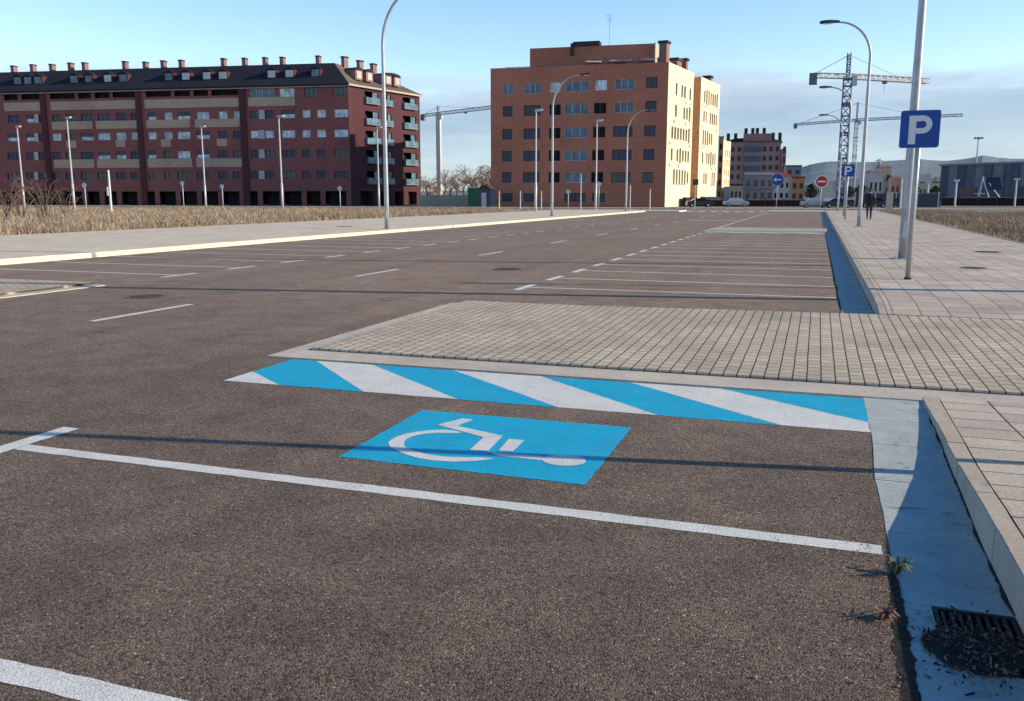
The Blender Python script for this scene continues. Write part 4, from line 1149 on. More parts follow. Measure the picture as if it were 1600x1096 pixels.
    mb = MB(); Pf.box(mb, .004, .0, zT-.88, .25, 9., zp+.1); mb.build('lit_gable', A['cream'], ph)  # cream slab puts the sunlight on the gable into colour
    mb = MB(); Pf.box(mb, -13.8, -.4, zp+.02, -9.2, 2., zp+.75); Pf.box(mb, -14.2, -.5, zp-1.5, -13.7, .4, zp+.5); mb.build('stair_head', A['cap'], ph)
    mb = MB()
    for a in (-20,-17,-8.4,-6.4,-2.6): Pf.box(mb, a, -.05, zT-.8, a+1.1, -.003, zT+.9)
    mb.build('terrace_door', A['dark'], ph)
    # terrace parasols / awnings seen as pale strips
    for a, w in ((-11.3,2.6),(-7.2,2.2),(-5.3,1.6),(-1.9,2.2)):
        mb = MB(); mb.hexa([Pf.w(a,-2.4,zT+.9),Pf.w(a+w,-2.6,zT+.75),Pf.w(a+w,-.1,zT+1.35),Pf.w(a,-.1,zT+1.45),Pf.w(a,-2.4,zT+.96),Pf.w(a+w,-2.6,zT+.81),Pf.w(a+w,-.1,zT+1.41),Pf.w(a,-.1,zT+1.51)]); mb.build('awning', A['white_render'], ph)
    # railing
    mb = MB(); 
    for k in range(15): mb.tube([F.w(aL+2.5+k*1.25,.6,zT-.5),F.w(aL+2.5+k*1.25,.6,zT+.15)], .03, 5)
    mb.tube([F.w(aL+2.5,.6,zT+.15),F.w(aL+20,.6,zT+.15)], .035, 5); mb.build('railing', A['crane_dark'], root)
    # chimneys
    for (S, a, dd, w, zb, zt) in ((S1, 4.0, 1.5, 1.6, zT-.9, F.px(1035,66,5)[1]), (S1, 9.5, 4.5, 1.4, zT-.9, zT+2.2), (S1, l1-5, 1.2, 2.6, zT-.9, zT+1.9), (S1, l1-1.2, 1.0, 1.1, zT-.9, zT+2.4), (S2, l2*.78, 1.0, 1.4, zt2-.9, zt2+1.4)):
        mb = MB(); S.box(mb, a-w/2, dd, zb, a+w/2, dd+1.3, zt-.4, 0); S.box(mb, a-w/2-.2, dd-.2, zt-.395, a+w/2+.2, dd+1.5, zt, 1); mb.build('chimney', [A['chimney'], A['cap']], root)
    # rooftop aerial
    a, zt = F.px(953, 22, 9); p = F.w(a,9,0)
    mb = MB(); mb.tube([(p[0],p[1],zp),(p[0],p[1],zt)], .05, 5)
    for k in range(4): z = zt-.2-k*.35; mb.tube([(p[0]-.7+.1*k,p[1],z),(p[0]+.7-.1*k,p[1],z)], .025, 4)
    mb.build('aerial', A['crane_grey'], root)
    # low dark hedge-like base wall on the right side
    mb = MB(); S1.box(mb, l1*.55, -1.2, 0, l1, -.6, 1.6); S2.box(mb, 0, -1.2, 0, l2*.9, -.6, 1.7); mb.build('garden_wall', A['dark'], root)
rust_block()

def block(name, label, u0, u1, vt, dep, ang, mats, rows_, cols_, winmat, depth=14, cat='apartment building', side=None, base_v=None, roof=None):
    """simpler distant building: facade between image columns u0..u1, top at vt"""
    ox, oy, _ = at_depth(u1, dep); root = thing(name, label, cat, (ox,oy,0))
    F = Frame((ox,oy), ang); aL = F.px(u0, 300)[0]; zT = F.px((u0+u1)/2, vt)[1]
    ops = []
    for r_ in range(rows_):
        for c in range(cols_):
            w = -aL/cols_; a = aL+w*(c+.5); h = zT/(rows_+.6); z = h*(r_+.75)
            ops.append((a-w*.26, z-h*.22, a+w*.26, z+h*.28))
    mb = MB(); F.wall(mb, aL, 0, 0, zT, ops, .3)
    q = [F.w(aL,0,0),F.w(0,0,0),F.w(0,depth,0),F.w(aL,depth,0)]
    w1 = mb.build('front_wall', mats[0], root)
    mb = MB(); mb.face([q[1],q[2],(q[2][0],q[2][1],zT),(q[1][0],q[1][1],zT)]); mb.face([q[2],q[3],(q[3][0],q[3][1],zT),(q[2][0],q[2][1],zT)]); mb.face([q[3],q[0],(q[0][0],q[0][1],zT),(q[3][0],q[3][1],zT)])
    mb.build('side_wall', mats[1], root)
    for op in ops:
        mb = MB(); mb.face([F.w(op[0],.29,op[1]),F.w(op[2],.29,op[1]),F.w(op[2],.29,op[3]),F.w(op[0],.29,op[3])]); mb.build('window', winmat, root)
    mb = MB()
    if roof == 'hip':
        o_ = .6; P = [F.w(aL-o_,-o_,zT),F.w(o_,-o_,zT),F.w(o_,depth+o_,zT),F.w(aL-o_,depth+o_,zT)]; hh = zT+max(1.2,zT*.09)
        a_, b_ = F.w(aL*.8,depth*.5,hh), F.w(aL*.2,depth*.5,hh)
        mb.face([P[0],P[1],b_,a_]); mb.face([P[1],P[2],b_]); mb.face([P[2],P[3],a_,b_]); mb.face([P[3],P[0],a_])
    else:
        mb.face([(p[0],p[1],zT-.3) for p in q]); F.box(mb, aL-.1, -.12, zT-.25, .1, .12, zT+.12)
    rf = mb.build('roof', mats[2], root)
    return root, F, aL, zT, rf

# cream block behind the rust block
r_, F, aL, zT, rf = block('apartment_building', 'small cream block with an orange return wall right of the rust brick block', 1120, 1127, 214, 235, 85, (A['orange'],A['cream'],A['grey_render']), 5, 1, A['glass'], 12)
ox, oy, _ = at_depth(1127, 235); S = Frame((ox,oy), 9.5); l = S.px(1141, 250)[0]; zs = S.px(1134,220)[1]
sl = [(l*(.3+.28*k)-.35, zs*(.18+.155*j)-.9, l*(.3+.28*k)+.35, zs*(.18+.155*j)+.9) for k in range(3) for j in range(5)]
mb = MB(); S.wall(mb, 0, l, 0, zs, sl, .4); mb.build('sunlit_wall', A['brick2b'], r_)
for op in sl:
    mb = MB(); mb.face([S.w(op[0],.38,op[1]),S.w(op[2],.38,op[1]),S.w(op[2],.38,op[3]),S.w(op[0],.38,op[3])]); mb.build('slit_window', A['orange'], r_)
mb = MB(); S.box(mb, l*.05, -4, 0, l*1.05, -.5, 4.4); mb.build('low_wing', A['white_render'], r_)
# distant dull red block with grey centre
r_, F, aL, zT, rf = block('apartment_building', 'distant dull red apartment block with blue grey centre, left of the cranes', 1128, 1216, 222, 330, 86, (A['brick3'],A['brick3'],A['slate']), 6, 9, A['frame_dark'], 18, roof='hip')
for f in (.02,.14,.3,.42,.5,.62,.8,.93):
    mb = MB(); F.box(mb, aL*f-.6, 3, zT, aL*f+.6, 4.4, zT+5.2 if .25 < f < .7 else zT+3.4); mb.build('chimney', A['cap'], rf)
mb = MB(); F.box(mb, aL*.63, -.5, 2, aL*.32, -.003, zT-1.2); c_ = mb.build('grey_bay', A['grey_render'], r_)
for k in range(4):
    for j in range(5):
        a = aL*(.60-.075*k); mb = MB(); F.box(mb, a-.8, -.55, 4+j*zT/6.2, a+.8, -.503, 6.2+j*zT/6.2); mb.build('grey_bay_window', A['glass'], r_)
mb = MB(); F.box(mb, aL*.66, .5, zT-.5, aL*.16, 8, zT+3.0); mb.build('upper_storey', A['brick3'], r_)
mb = MB(); F.box(mb, .3, 1.5, 0, 8.5/FPX*330, 16, zT-2.5); mb.build('right_wing', A['brick3'], r_)
for j in range(5):
    mb = MB(); F.box(mb, .9, 1.42, 3.5+j*zT/6.2, 1.9, 1.497, 6+j*zT/6.2); mb.build('window', A['frame_dark'], r_)

# low buildings right of it
r_, F, aL, zT, rf = block('pavilion', 'glass fronted grey pavilion with pale frame and red base below the dull red block', 1163, 1208, 271, 185, 84, (A['grey_render'],A['grey_render'],A['frame']), 2, 4, A['glass'], 10, 'pavilion')
mb = MB(); F.box(mb, aL, -.4, 0, .05, -.02, 1.0); mb.build('red_base', A['red_roof'], r_)
mb = MB(); F.box(mb, aL-.5, -.5, zT*.52, .5, -.15, zT*.58); mb.build('canopy', A['grey_render'], r_)
block('house', 'small orange walled building right of the glass pavilion', 1236, 1256, 277, 200, 84, (A['orange'],A['cream'],A['red_roof']), 2, 2, A['frame_dark'], 9, 'house')
block('house', 'narrow grey tower house between pavilion and orange building', 1226, 1250, 259, 260, 84, (A['grey_render'],A['cream'],A['cap']), 4, 2, A['frame_dark'], 9, 'house')
block('house', 'white shed beside the glass pavilion with dark gap', 1208, 1234, 276, 230, 84, (A['white_render'],A['cream'],A['red_roof']), 2, 3, A['dark'], 9, 'house', roof='hip')
block('house', 'low house far off between the cream block and the pavilion', 1141, 1165, 289, 230, 84, (A['cream'],A['white_render'],A['cap']), 1, 4, A['frame_dark'], 9, 'house')
block('house', 'distant white house right of the far parking sign', 1357, 1378, 269, 420, 84, (A['white_render'],A['white_render'],A['chimney']), 1, 3, A['frame_dark'], 12, 'house', roof='hip')
block('house', 'distant cream house with a brown roof beside the white one', 1372, 1390, 262, 440, 84, (A['cream'],A['white_render'],A['chimney']), 2, 2, A['frame_dark'], 12, 'house', roof='hip')
block('house', 'distant pink grey house seen between the pale houses and the sign post', 1391, 1420, 278, 430, 84, (A['brick3'],A['cream'],A['chimney']), 1, 4, A['frame_dark'], 12, 'house', roof='hip')
block('house', 'distant white hut just right of the parking sign post', 1441, 1452, 272, 470, 84, (A['white_render'],A['white_render'],A['white_render']), 1, 2, A['frame_dark'], 8, 'house')
block('house', 'distant beige terrace left of the dark warehouse', 1436, 1470, 285, 380, 84, (A['cream'],A['white_render'],A['cap']), 1, 6, A['frame_dark'], 10, 'house')

# warehouse (right)
ox, oy, _ = at_depth(1467, 235); oxr, oyr, _ = at_depth(1600, 215)
ang = math.degrees(math.atan2(oxr-ox, oyr-oy)); F = Frame((ox,oy), ang)
root = thing('warehouse', 'long dark blue grey warehouse with ribbed cladding behind the right field', 'warehouse', (ox,oy,0))
aR = F.px(1720,290)[0]; zT = F.px(1500,259)[1]; pits = []
mb = MB(); a = 0
while a < aR:            # ribbed panels
    e = min(a+2.4, aR); dz = .12 if int(a/2.4) % 2 else 0
    F.box(mb, a, -dz, 0, e, .3, zT, int(a*7) % 3 % 2); a = e
F.box(mb, 0, .301, 0, aR, 40, zT-.1, 1)
mb.build('cladding', [A['shed'], plain('pale cladding panel', (.20,.205,.25), .6, .1, .15, .5)], root)
mb = MB(); mb.hexa([F.w(-.4,-.5,zT+.003),F.w(aR,-.5,zT+.003),F.w(aR,40,zT+.003),F.w(-.4,40,zT+.003),F.w(-.4,-.5,zT+.5),F.w(aR,-.5,zT+.5),F.w(aR,20,zT+1.4),F.w(-.4,20,zT+1.4)]); mb.build('roof', A['grey_render'], root)
for k, (a0, w) in enumerate(((6,4.5),(13,3.2),(21,5.0))):
    mb = MB(); F.box(mb, a0, -.2, 0, a0+w, -.13, 4.2); mb.build('loading_door', A['car_navy'], root)

# green container and dark kiosk between the blocks
x, y, z1 = at_depth(745, 150, 294)
t = thing('container', 'green metal container left of the rust brick block', 'container', (x,y,0))
w = 15/FPX*150; mb = MB(); mb.box(x-w,y,.15,x+w,y+2.4,z1)
for k in range(12): xx = x-w+.15+k*(2*w-.3)/11; mb.box(xx-.06,y-.05,.25,xx+.06,y-.003,z1-.15)
mb.build('shell', A['container'], t)
mb = MB(); mb.box(x-w-.05,y-.08,z1+.003,x+w+.05,y+2.45,z1+.12); mb.build('lid', A['steel_pale'], t)
x, y, z1 = at_depth(757, 140, 289); w = 10/FPX*140
t = thing('kiosk', 'dark kiosk with pitched roof tucked against the rust brick block', 'kiosk', (x,y,0))
mb = MB(); mb.box(x-w,y,0,x+w,y+2.2,z1*.8); mb.build('wall', A['car_navy'], t)
mb = MB(); mb.hexa([(x-w-.2,y-.2,z1*.8+.003),(x+w+.2,y-.2,z1*.8+.003),(x+w+.2,y+2.4,z1*.8+.003),(x-w-.2,y+2.4,z1*.8+.003),(x-.3,y-.1,z1),(x+.3,y-.1,z1),(x+.3,y+2.3,z1),(x-.3,y+2.3,z1)]); mb.build('roof', A['cap'], t)
mb = MB(); mb.box(x-.5,y-.04,.1,x+.3,y-.003,z1*.65); mb.build('door', A['steel'], t)
# low rubble wall between the blocks
x0, y0, _ = at_depth(655, 165); x1, y1, _ = at_depth(735, 165); G = Frame((x0,y0), math.degrees(math.atan2(x1-x0,y1-y0)))
mb = MB(); G.box(mb, 0,0,0, math.hypot(x1-x0,y1-y0), .4, 2.0); tag(mb.build('garden_wall', A['cream'], loc=(x0,y0,0)), 'low pale wall in the gap between the two large brick blocks', 'wall')
# dark low wall beyond the cross street, in front of the far clutter
for (ua, ub, dep, h, lab, m) in ((1050,1345,158,1.1,'long low dark wall beyond the crossing under the far buildings','dark'), (1335,1470,150,2.2,'dark screen fence behind the walking person','car_navy'), (1470,1640,170,1.5,'low dark wall in front of the warehouse','dark')):
    x0, y0, _ = at_depth(ua, dep); x1, y1, _ = at_depth(ub, dep*.97); G = Frame((x0,y0), math.degrees(math.atan2(x1-x0,y1-y0))); ln = math.hypot(x1-x0,y1-y0)
    t = thing('fence' if m != 'dark' else 'low_wall', lab, 'fence' if m != 'dark' else 'wall', (x0,y0,0))
    mb = MB(); G.box(mb, 0, 0, 0, ln, .25, h); mb.build('panel', A[m], t)
    mb = MB(); G.box(mb, -.05, -.06, h+.002, ln+.05, .31, h+.12); mb.build('coping', A['grey_render'], t)
    mb = MB(); a = 0
    while a < ln: G.box(mb, a, -.12, 0, a+.2, -.003, h+.25); a += 3.2
    mb.build('pier', A['steel'] if m != 'dark' else A['brick1d'], t)

# ---------------------------------------------------------------- cars
def car(x, y, rz, m, label):
    t = thing('parked_car', label, 'car', (x,y,0), 'cars parked beyond the crossing'); t.rotation_euler.z = rz
    side = [(-2.1,.35),(-2.12,.75),(-1.95,.95),(-1.35,1.02),(-.75,1.42),(.75,1.45),(1.45,1.0),(2.05,.85),(2.12,.5),(2.05,.3)]
    mb = MB(); W = .85; n = len(side)
    hw = lambda z: W if z < 1.05 else W*.8
    lft = [(a,-hw(z),z) for a, z in side]; rgt = [(a,hw(z),z) for a, z in side]
    mb.face(lft); mb.face(list(reversed(rgt)))
    for i in range(n): j = (i+1) % n; mb.face([lft[i],rgt[i],rgt[j],lft[j]])
    o = mb.build('body', m, loc=(0,0,0)); o.parent = t
    mb = MB()
    for s in (-1,1):
        q = [(-1.1,s*(W*.86),1.04),(1.2,s*(W*.86),1.04),(.68,s*(W*.81),1.38),(-.68,s*(W*.81),1.36)]; mb.face(q if s < 0 else list(reversed(q)))
    mb.face([(-1.36,-.6,1.06),(-.80,-.55,1.40),(-.80,.55,1.40),(-1.36,.6,1.06)]); mb.face([(1.43,-.6,1.05),(1.43,.6,1.05),(.80,.55,1.43),(.80,-.55,1.43)])
    o = mb.build('window', A['glass'], loc=(0,0,.008)); o.parent = t
    for a in (-1.3,1.3):
        for s in (-1,1):
            mb = MB(); mb.tube([(a,s*.68,.31),(a,s*.88,.31)], .31, 16); o = mb.build('wheel', A['tyre'], loc=(0,0,0)); o.parent = t
            mb = MB(); mb.tube([(a,s*.87,.31),(a,s*.895,.31)], .19, 12); r2 = mb.build('rim', A['steel'], loc=(0,0,0)); r2.parent = o
    for s in (-1,1):
        mb = MB(); mb.box(2.06,s*.6-.16,.62,2.125,s*.6+.16,.76); o = mb.build('headlight', A['lamp_glass'], loc=(0,0,0)); o.parent = t
        mb = MB(); mb.box(-2.15,s*.6-.14,.7,-2.08,s*.6+.14,.84); o = mb.build('tail_light', A['sign_red'], loc=(0,0,0)); o.parent = t
for (u, dep, rz, mk, lab) in ((1273,140,.15,'car_silver','silver parked car just left of the no entry sign'), (1300,142,.1,'car_white','white parked car between the no entry sign and the far parking sign'),
        (1310,136,.1,'car_navy','navy parked car at the foot of the dark crane'), (1366,138,.05,'car_black','black parked car behind the walking person'),
        (1403,138,.05,'car_navy','navy parked car left of the large parking sign post'), (1448,150,.1,'car_silver','silver parked car right of the large parking sign post'), (1093,145,.3,'car_black','dark parked car below the sunlit side of the rust brick block'), (1150,150,.2,'car_silver','grey parked car before the cream block')):
    x, y, _ = at_depth(u, dep); car(x, y, rz, A[mk], lab)

# ---------------------------------------------------------------- tower cranes
def lattice(mb, p0, p1, w, seg, r, up=None):
    p0, p1 = Vector(p0), Vector(p1); d = (p1-p0).normalized()
    a = Vector((1,0,0)) if abs(d.z) > .9 else Vector((0,0,1))
    e1 = d.cross(a).normalized(); e2 = d.cross(e1)
    c = [(e1*s+e2*t)*(w/2) for s, t in ((-1,-1),(1,-1),(1,1),(-1,1))]
    for q in c: mb.tube([p0+q, p1+q], r*1.5, 4)
    n = max(2, int((p1-p0).length/seg))
    for i in range(n):
        a0, a1 = p0+(p1-p0)*i/n, p0+(p1-p0)*(i+1)/n
        for k in range(4):
            q0, q1 = c[k], c[(k+1)%4]
            mb.tube([a0+q0, a1+q1] if i % 2 else [a0+q1, a1+q0], r, 4)
            mb.tube([a0+q0, a0+q1], r, 4)
def crane(label, ub, dep, vjib, vtop, jib, cjib, mast_m, jib_m, w, rad, apex=True, solid=False):
    bx, by, _ = at_depth(ub, dep); zj = height_at(ub, vjib, bx, by); zt = height_at(ub, vtop, bx, by)
    t = thing('tower_crane', label, 'crane', (bx,by,0))
    mb = MB()
    if solid: mb.box(bx-w/2,by-w/2,0,bx+w/2,by+w/2,zj)
    else: lattice(mb, (bx,by,0), (bx,by,zj), w, w*1.15, rad)
    mb.build('mast', mast_m, t)
    if not solid:
        mb = MB()
        for f in (.35,.55,.78,.97): mb.box(bx-w*.6,by-w*.6,zj*f,bx+w*.6,by+w*.6,zj*f+w*.25)
        mb.build('collar', mast_m, t)
    def end(u, v):
        # same height as the jib: distance follows from the row
        d = ray(u, v); tt = (zj-EYE)/d[2]; return Vector((d[0]*tt, d[1]*tt, zj))
    e = end(*jib); c = end(*cjib); top = Vector((bx,by,zt)); b0 = Vector((bx,by,zj))
    mb = MB(); lattice(mb, b0, e, w*.6, w, rad*.8); mb.build('jib', jib_m, t)
    mb = MB(); lattice(mb, b0, c, w*.55, w, rad*.8); mb.build('counter_jib', jib_m, t)
    mb = MB(); s = w*.8; mb.box(c.x-s*.6,c.y-s*.6,zj-s*1.4,c.x+s*.6,c.y+s*.6,zj+s*.3); mb.build('counterweight', A['ballast'], t)
    if apex:
        mb = MB(); lattice(mb, b0, top, w*.45, w*.7, rad*.9); mb.build('apex', mast_m, t)
        mb = MB(); mb.tube([top-Vector((0,0,.5)), b0+(e-b0)*.62+Vector((0,0,w*.3))], rad*.6, 4); mb.tube([top-Vector((0,0,.5)), b0+(c-b0)*.92+Vector((0,0,w*.3))], rad*.9, 4); mb.build('tie_bar', jib_m, t)
    mb = MB(); mb.box(bx+w*.5,by-w*.9,zj-w*1.2,bx+w*1.1,by+w*.1,zj-.1); mb.build('cab', A['crane_pale'], t)
    mb = MB(); h = b0+(e-b0)*.45; mb.box(h.x-w*.3,h.y-w*.3,zj-w*.65,h.x+w*.3,h.y+w*.3,zj-w*.34); mb.tube([(h.x,h.y,zj-w*.5),(h.x,h.y,zj-w*2)], rad*.5, 4); mb.build('trolley', A['crane_dark'], t)
crane('dark blue lattice tower crane with a pale jib, tallest of the cranes', 1313, 255, 120, 84, (1450,127), (1271,118), A['crane_dark'], A['crane_pale'], 2.2, .125)
crane('slim grey tower crane behind the dark one with a long level jib', 1331, 420, 188, 160, (1505,180), (1243,195), A['crane_grey'], A['crane_grey'], 1.7, .11)
crane('white tower crane in the gap between the two large brick blocks', 687, 330, 178, 165, (785,166), (661,181), A['white_render'], A['crane_grey'], 1.6, .085, True, True)

# tall mast light by the warehouse, and a small lattice pylon
x, y, z1 = at_depth(1529, 240, 216)
t = thing('mast_light', 'tall slim floodlight mast rising above the dark warehouse', 'floodlight', (x,y,0))
mb = MB(); mb.tube([(x,y,0),(x,y,z1*.5),(x,y,z1)], [.3,.22,.14], 8); mb.build('pole', A['steel'], t)
mb = MB(); mb.tube([(x-1.0,y,z1),(x+1.0,y,z1)], .1, 6)
for k in (-.9,-.3,.3,.9): mb.box(x+k-.2,y-.3,z1-.25,x+k+.2,y+.2,z1+.2)
mb.build('lamp_rack', A['lamp_dark'], t)
x, y, z1 = at_depth(1374, 600, 248)
t = thing('pylon', 'faint lattice power pylon before the hills', 'pylon', (x,y,0))
mb = MB(); lattice(mb, (x,y,0), (x,y,z1*.62), 4, 4, .18); lattice(mb, (x,y,z1*.62), (x,y,z1), 1.6, 2, .15); mb.build('tower', A['crane_grey'], t)
mb = MB()
for f, hw in ((.72,5),(.84,4),(.95,2.6)): mb.tube([(x-hw,y,z1*f),(x+hw,y,z1*f)], .2, 4)
mb.build('crossarm', A['crane_grey'], t)
# tilted panel on struts and gate posts in front of the warehouse
x, y, z1 = at_depth(1545, 175, 277)
t = thing('billboard', 'dark tilted board on pale struts in front of the warehouse', 'billboard', (x,y,0))
mb = MB(); mb.hexa([(x-.6,y,z1*.55),(x+2.4,y-.6,z1*.55),(x+2.4,y-.55,z1*.55),(x-.6,y+.05,z1*.55),(x-.2,y+.5,z1),(x+2.0,y,z1),(x+2.0,y+.06,z1),(x-.2,y+.56,z1)]); mb.build('board', A['car_navy'], t)
mb = MB(); mb.tube([(x-1.8,y,0),(x-.9,y,z1*1.02)], .13, 6); mb.tube([(x+.9,y,0),(x-.9,y,z1*.9)], .12, 6); mb.tube([(x+3.4,y,.0),(x+.1,y,z1*.8)], .12, 6); mb.tube([(x-2.2,y,z1*.42),(x-.3,y,z1*.42)], .12, 6); mb.build('strut', A['steel_pale'], t)
for (u, v, dep, lab) in ((1410,278,135,'pale post left of the large parking sign post, before the dark fence'), (1451,287,150,'pale post right of the large parking sign post'), (1495,284,150,'pale T shaped post before the left end of the warehouse'), (1589,282,160,'pale post before the right end of the warehouse')):
    x, y, z1 = at_depth(u, dep, v); mb = MB(); mb.tube([(x,y,0),(x,y,z1)], [.16,.13], 8); mb.box(x-.45,y-.15,z1-.001,x+.45,y+.1,z1+.35)
    tag(mb.build('metal_post', A['steel_pale'], loc=(x,y,0)), lab, 'post', 'pale posts beyond the right field')

# ---------------------------------------------------------------- trees
def tree_mesh(seed, H, spread, nlev=4, twn=3):
    rnd = random.Random(seed); tr, cr = MB(), MB()
    def grow(p, d, ln, r_, lev):
        q = p + d*ln
        mid = p + d*ln*.5 + Vector((rnd.uniform(-1,1),rnd.uniform(-1,1),0))*ln*.05
        (tr if lev == 0 else cr).tube([p, mid, q], [r_, r_*.85, r_*.65], 5 if lev == 0 else 3, 0, False)
        if lev >= nlev: return
        for k in range(twn if lev else 6):
            f = rnd.uniform(.35,1) if lev else rnd.uniform(.3,1.)
            s = p + d*ln*f
            a = rnd.uniform(0,2*math.pi); up = rnd.uniform(.35,1.)
            nd = (d*up + Vector((math.cos(a),math.sin(a),rnd.uniform(0,.5)))*spread).normalized()
            grow(s, nd, ln*rnd.uniform(.5,.72), max(.02, r_*.5), lev+1)
    grow(Vector((0,0,0)), Vector((rnd.uniform(-.06,.06),rnd.uniform(-.06,.06),1)).normalized(), H*.48, H*.022, 0)
    return tr, cr
protos = []
tree_spots = [(664,262,235),(672,268,220),(683,272,210),(694,262,240),(703,270,215),(714,256,245),(724,262,225),(734,254,240),(742,258,215),(751,250,230),(760,252,220),(768,256,215)]
tl = ['bare poplar hugging the right side of the long brick block', 'small bare tree just right of the long brick block', 'bare tree at the foot of the white crane, on its left', 'bare tree at the foot of the white crane, on its right',
      'low bare tree two to the right of the white crane', 'bare tree midway in the gap between the brick blocks', 'bare tree left above the green container end', 'tall bare tree above the green container',
      'bare tree behind the right part of the green container', 'bare tree above the dark kiosk, left one', 'bare tree above the dark kiosk, right one', 'bare tree half hidden by the rust brick block']
for i, ((u, v, dep), lab) in enumerate(zip(tree_spots, tl)):
    x, y, z1 = at_depth(u, dep, v)
    if i < 4:
        tr, cr = tree_mesh(20+i, 10, .62 if i % 2 else .85, 5, 3)
        t = thing('bare_tree', lab, 'tree', (x,y,0), 'bare trees between the two large brick blocks')
        for mb, nm, mt in ((tr,'trunk',A['bark']),(cr,'crown',A['twig'])):
            o = mb.build(nm, mt, loc=(0,0,0)); o.parent = t
        protos.append(t)
    else: t = copy_tree(protos[i % 4], (x,y,0), lab)
    s = z1/10.0*1.05; t.scale = (s*1.1,s*1.1,s); t.rotation_euler.z = i*1.9
# far dark trees on the right
for i, (u, v, dep, w, lab) in enumerate(((1590,253,262,3.2,'dark tree crown showing above the right end of the warehouse'), (1462,291,330,3.5,'dark bushy tree left of the warehouse'), (1346,288,300,4,'dark bushy tree between far parking sign and curved lamp'), (1325,290,320,4,'dark bushy tree right of the dark crane foot'), (1268,288,300,3.5,'dark bushy tree right of the orange building'), (1425,287,340,4.5,'dark bushy tree behind the large parking sign post'))):
    x, y, z1 = at_depth(u, dep, v); rr = random.Random(60+i)
    t = thing('evergreen_tree', lab, 'tree', (x,y,0), 'dark trees in the far distance')
    mb = MB(); mb.tube([(x,y,0),(x+.1,y,z1*.5),(x,y,z1*.85)], [.35,.25,.08], 6)
    for k in range(5): a = k*1.3; mb.tube([(x,y,z1*(.3+.1*k)),(x+w*.6*math.cos(a),y+w*.6*math.sin(a),z1*(.45+.1*k))], [.12,.04], 4)
    mb.build('trunk', A['bark'], t)
    mb = MB()
    for k in range(1100):
        a = rr.uniform(0,2*math.pi); zz = rr.random(); lob = .75+.3*math.sin(3*a+i)+.2*math.sin(5*a+zz*6)
        rad = w*math.sin(math.pi*min(.97,zz*.85+.15))*lob*math.sqrt(rr.random())
        c = Vector((x+rad*math.cos(a), y+rad*math.sin(a), z1*(.28+.72*zz)))
        e1 = Vector((rr.uniform(-1,1),rr.uniform(-1,1),rr.uniform(-1,1))).normalized()*rr.uniform(.15,.4); e2 = Vector((rr.uniform(-1,1),rr.uniform(-1,1),rr.uniform(-1,1))).normalized()*rr.uniform(.12,.3)
        mb.face([c-e1,c+e2,c+e1,c-e2])
    mb.build('crown', A['conifer'], t)
# bare shrub with long arching stems in the left field
def arching(x, y, H, n, label, seed, spread):
    rr = random.Random(seed); t = thing('bare_shrub', label, 'shrub', (x,y,0), 'bare arching shrubs in the left field'); mb = MB(); m2 = MB()
    for k in range(n):
        a = rr.uniform(0,2*math.pi); h = H*rr.uniform(.5,1); sp_ = spread*rr.uniform(.3,1.)
        P = [Vector((x+rr.uniform(-.2,.2),y+rr.uniform(-.2,.2),0))]
        for j in range(1,6): f = j/5; P.append(P[0]+Vector((math.cos(a)*sp_*f**1.4, math.sin(a)*sp_*f**1.4, h*math.sin(f*1.75)/.98)))
        mb.tube(P, [.03,.027,.024,.02,.014,.008], 4, 0, False)
        for q in range(6):
            f = rr.randint(2,5); b = P[f]; a2 = rr.uniform(0,2*math.pi); mb.tube([b, b+Vector((math.cos(a2)*.3,math.sin(a2)*.3,rr.uniform(.0,.4)))], [.010,.005], 3, 0, False)
    mb.build('stem', A['bark'], t)
for i, (u, dep, H, n, sp_, lab) in enumerate(((8,56,2.7,16,2.4,'bare arching shrub leaning in at the left edge of the photo'), (30,58,2.3,14,2.0,'bare arching shrub under the leftmost slim lamp'), (66,60,2.9,16,2.2,'bare arching shrub left of the thick pale lamp post'), (101,64,2.2,10,1.6,'small bare shrub at the foot of the thick pale lamp post'))):
    x, y, _ = at_depth(u, dep); arching(x, y, H, n, lab, 80+i, sp_)

# ---------------------------------------------------------------- hills
def ridge(name, prof_, dep, thick, m, label):
    mb = MB(); top, fr, bk = [], [], []
    for u, v in prof_:
        x, y, z = at_depth(u, dep, v); top.append((x,y,z)); k = (dep-thick)/dep; fr.append((x*k,y*k,-2)); k = (dep+thick)/dep; bk.append((x*k,y*k,-2))
    def sub(a, b, t): return tuple(a[i]+(b[i]-a[i])*t for i in range(3))
    for i in range(len(top)-1):
        N_ = 6
        for s in range(3):
            t0, t1 = s/3, (s+1)/3
            b0 = lambda t, q: (lambda p: (p[0],p[1],p[2]*1.0 + (q[2]*(math.sin(t*math.pi/2)-t))))(sub(fr[i],top[i],t)) if False else sub(fr[i],q,t)
            mb.face([sub(fr[i],top[i],t0), sub(fr[i+1],top[i+1],t0), sub(fr[i+1],top[i+1],t1), sub(fr[i],top[i],t1)])
        mb.face([top[i], top[i+1], bk[i+1], bk[i]])
    o = mb.build(name, m, None, True); struct(o, label)
P = [(-200,300),(200,298),(600,300),(900,296),(1100,285),(1180,278),(1225,268),(1250,262),(1268,257),(1290,253),(1310,252.5),(1330,254),(1360,253.5),(1380,252),(1410,250),(1440,249),(1460,251),(1480,251.5),(1500,249.5),(1520,246.5),(1535,243),(1548,244.5),(1560,247),(1580,248),(1600,248.5),(1680,252),(1800,249),(2100,262)]
fine = []
for (a, b) in zip(P, P[1:]):
    n = max(1, int((b[0]-a[0])/8))
    for k in range(n): t = k/n; fine.append((a[0]+(b[0]-a[0])*t, a[1]+(b[1]-a[1])*t + random.uniform(-.35,.35)))
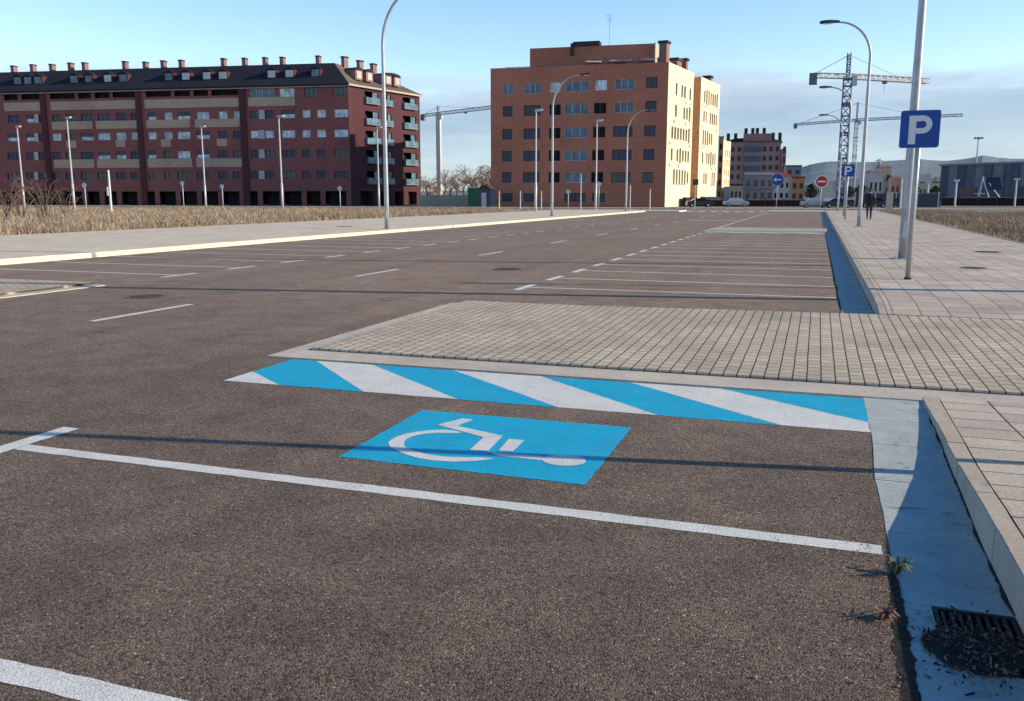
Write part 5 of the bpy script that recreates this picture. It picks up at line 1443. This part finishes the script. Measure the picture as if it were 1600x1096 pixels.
ridge('hills', fine, 3000, 1400, A['hill'], 'hazy blue grey hills along the right horizon')
P2 = [(1000,300),(1240,292),(1290,283),(1340,279),(1390,277),(1440,279),(1500,274),(1560,276),(1650,272),(1900,285)]
fine = []
for (a, b) in zip(P2, P2[1:]):
    n = max(1, int((b[0]-a[0])/6))
    for k in range(n): t = k/n; fine.append((a[0]+(b[0]-a[0])*t, a[1]+(b[1]-a[1])*t + random.uniform(-.7,.7)))
ridge('hills', fine, 1100, 420, A['hill2'], 'nearer dull green slope below the hazy hills')

# ---------------------------------------------------------------- light, sky, camera
SUN_EL = R(20.6); sd = Vector((1.0, .182, 0)).normalized(); sd = Vector((sd.x*math.cos(SUN_EL), sd.y*math.cos(SUN_EL), math.sin(SUN_EL)))
ld = bpy.data.lights.new('sun', 'SUN'); ld.energy = 5.0; ld.angle = R(.5); ld.color = (1.0, .86, .66)
lo = bpy.data.objects.new('sun', ld); col.objects.link(lo); lo.rotation_euler = sd.to_track_quat('Z', 'Y').to_euler(); lo.location = (60,20,40)
w = bpy.data.worlds.new('World'); scene.world = w; w.use_nodes = True
nt = w.node_tree; nt.nodes.clear()
out = N(nt, 'ShaderNodeOutputWorld'); bg = N(nt, 'ShaderNodeBackground'); L(nt, bg.outputs[0], out.inputs[0])
sky = nt.nodes.new('ShaderNodeTexSky'); sky.sky_type = 'NISHITA'; sky.sun_disc = False; sky.sun_elevation = SUN_EL; sky.sun_rotation = math.atan2(sd.x, sd.y)
sky.air_density = 1.0; sky.dust_density = .3; sky.ozone_density = 2.0
bg.inputs['Strength'].default_value = .15
tc = N(nt, 'ShaderNodeTexCoord'); sx = N(nt, 'ShaderNodeSeparateXYZ'); L(nt, tc.outputs['Generated'], sx.inputs[0])
grad = ramp(nt, sx.outputs[2], [(0., (.95,.92,1.)), (.26, (.72,.82,.96)), (.42, (.17,.35,.46)), (.7, (.05,.23,.38))])
base = mix(nt, 1., mix(nt, 1., sky.outputs[0], grad, 'MULTIPLY'), (1.78,1.78,1.78), 'MULTIPLY')
mp = N(nt, 'ShaderNodeMapping'); mp.inputs['Scale'].default_value = (1,1,5.5); L(nt, tc.outputs['Generated'], mp.inputs[0])
cn = noise(nt, mp.outputs[0], 3.2, 8, .58); cn2 = noise(nt, mp.outputs[0], 9., 6, .6)
edge = mathn(nt, 'ADD', sx.outputs[2], mathn(nt, 'MULTIPLY', mathn(nt, 'SUBTRACT', cn, .5), -.15))
mask = ramp(nt, edge, [(.106, (1,1,1)), (.132, (0,0,0))])
ccol = ramp(nt, sx.outputs[2], [(0., (3.9,4.9,5.2)), (.04, (3.3,4.3,5.0)), (.085, (2.6,3.5,4.6)), (.125, (3.9,4.6,5.4))])
ccol = mix(nt, .5, ccol, ramp(nt, cn2, [(.34, (.72,.75,.80)), (.66, (1.28,1.25,1.19))]), 'MULTIPLY')
L(nt, mix(nt, mathn(nt, 'MULTIPLY', mask, .85), base, ccol), bg.inputs['Color'])

cd = bpy.data.cameras.new('camera'); co = bpy.data.objects.new('camera', cd); col.objects.link(co)
co.location = (0,0,EYE); co.rotation_euler = (math.pi/2-PITCH, 0, PSI)
cd.sensor_width = 36; cd.lens = FPX/1600*36; cd.clip_start = .05; cd.clip_end = 12000
scene.camera = co
scene.view_settings.view_transform = 'Standard'; scene.view_settings.look = 'None'; scene.view_settings.exposure = 0
scene.render.engine = 'CYCLES'
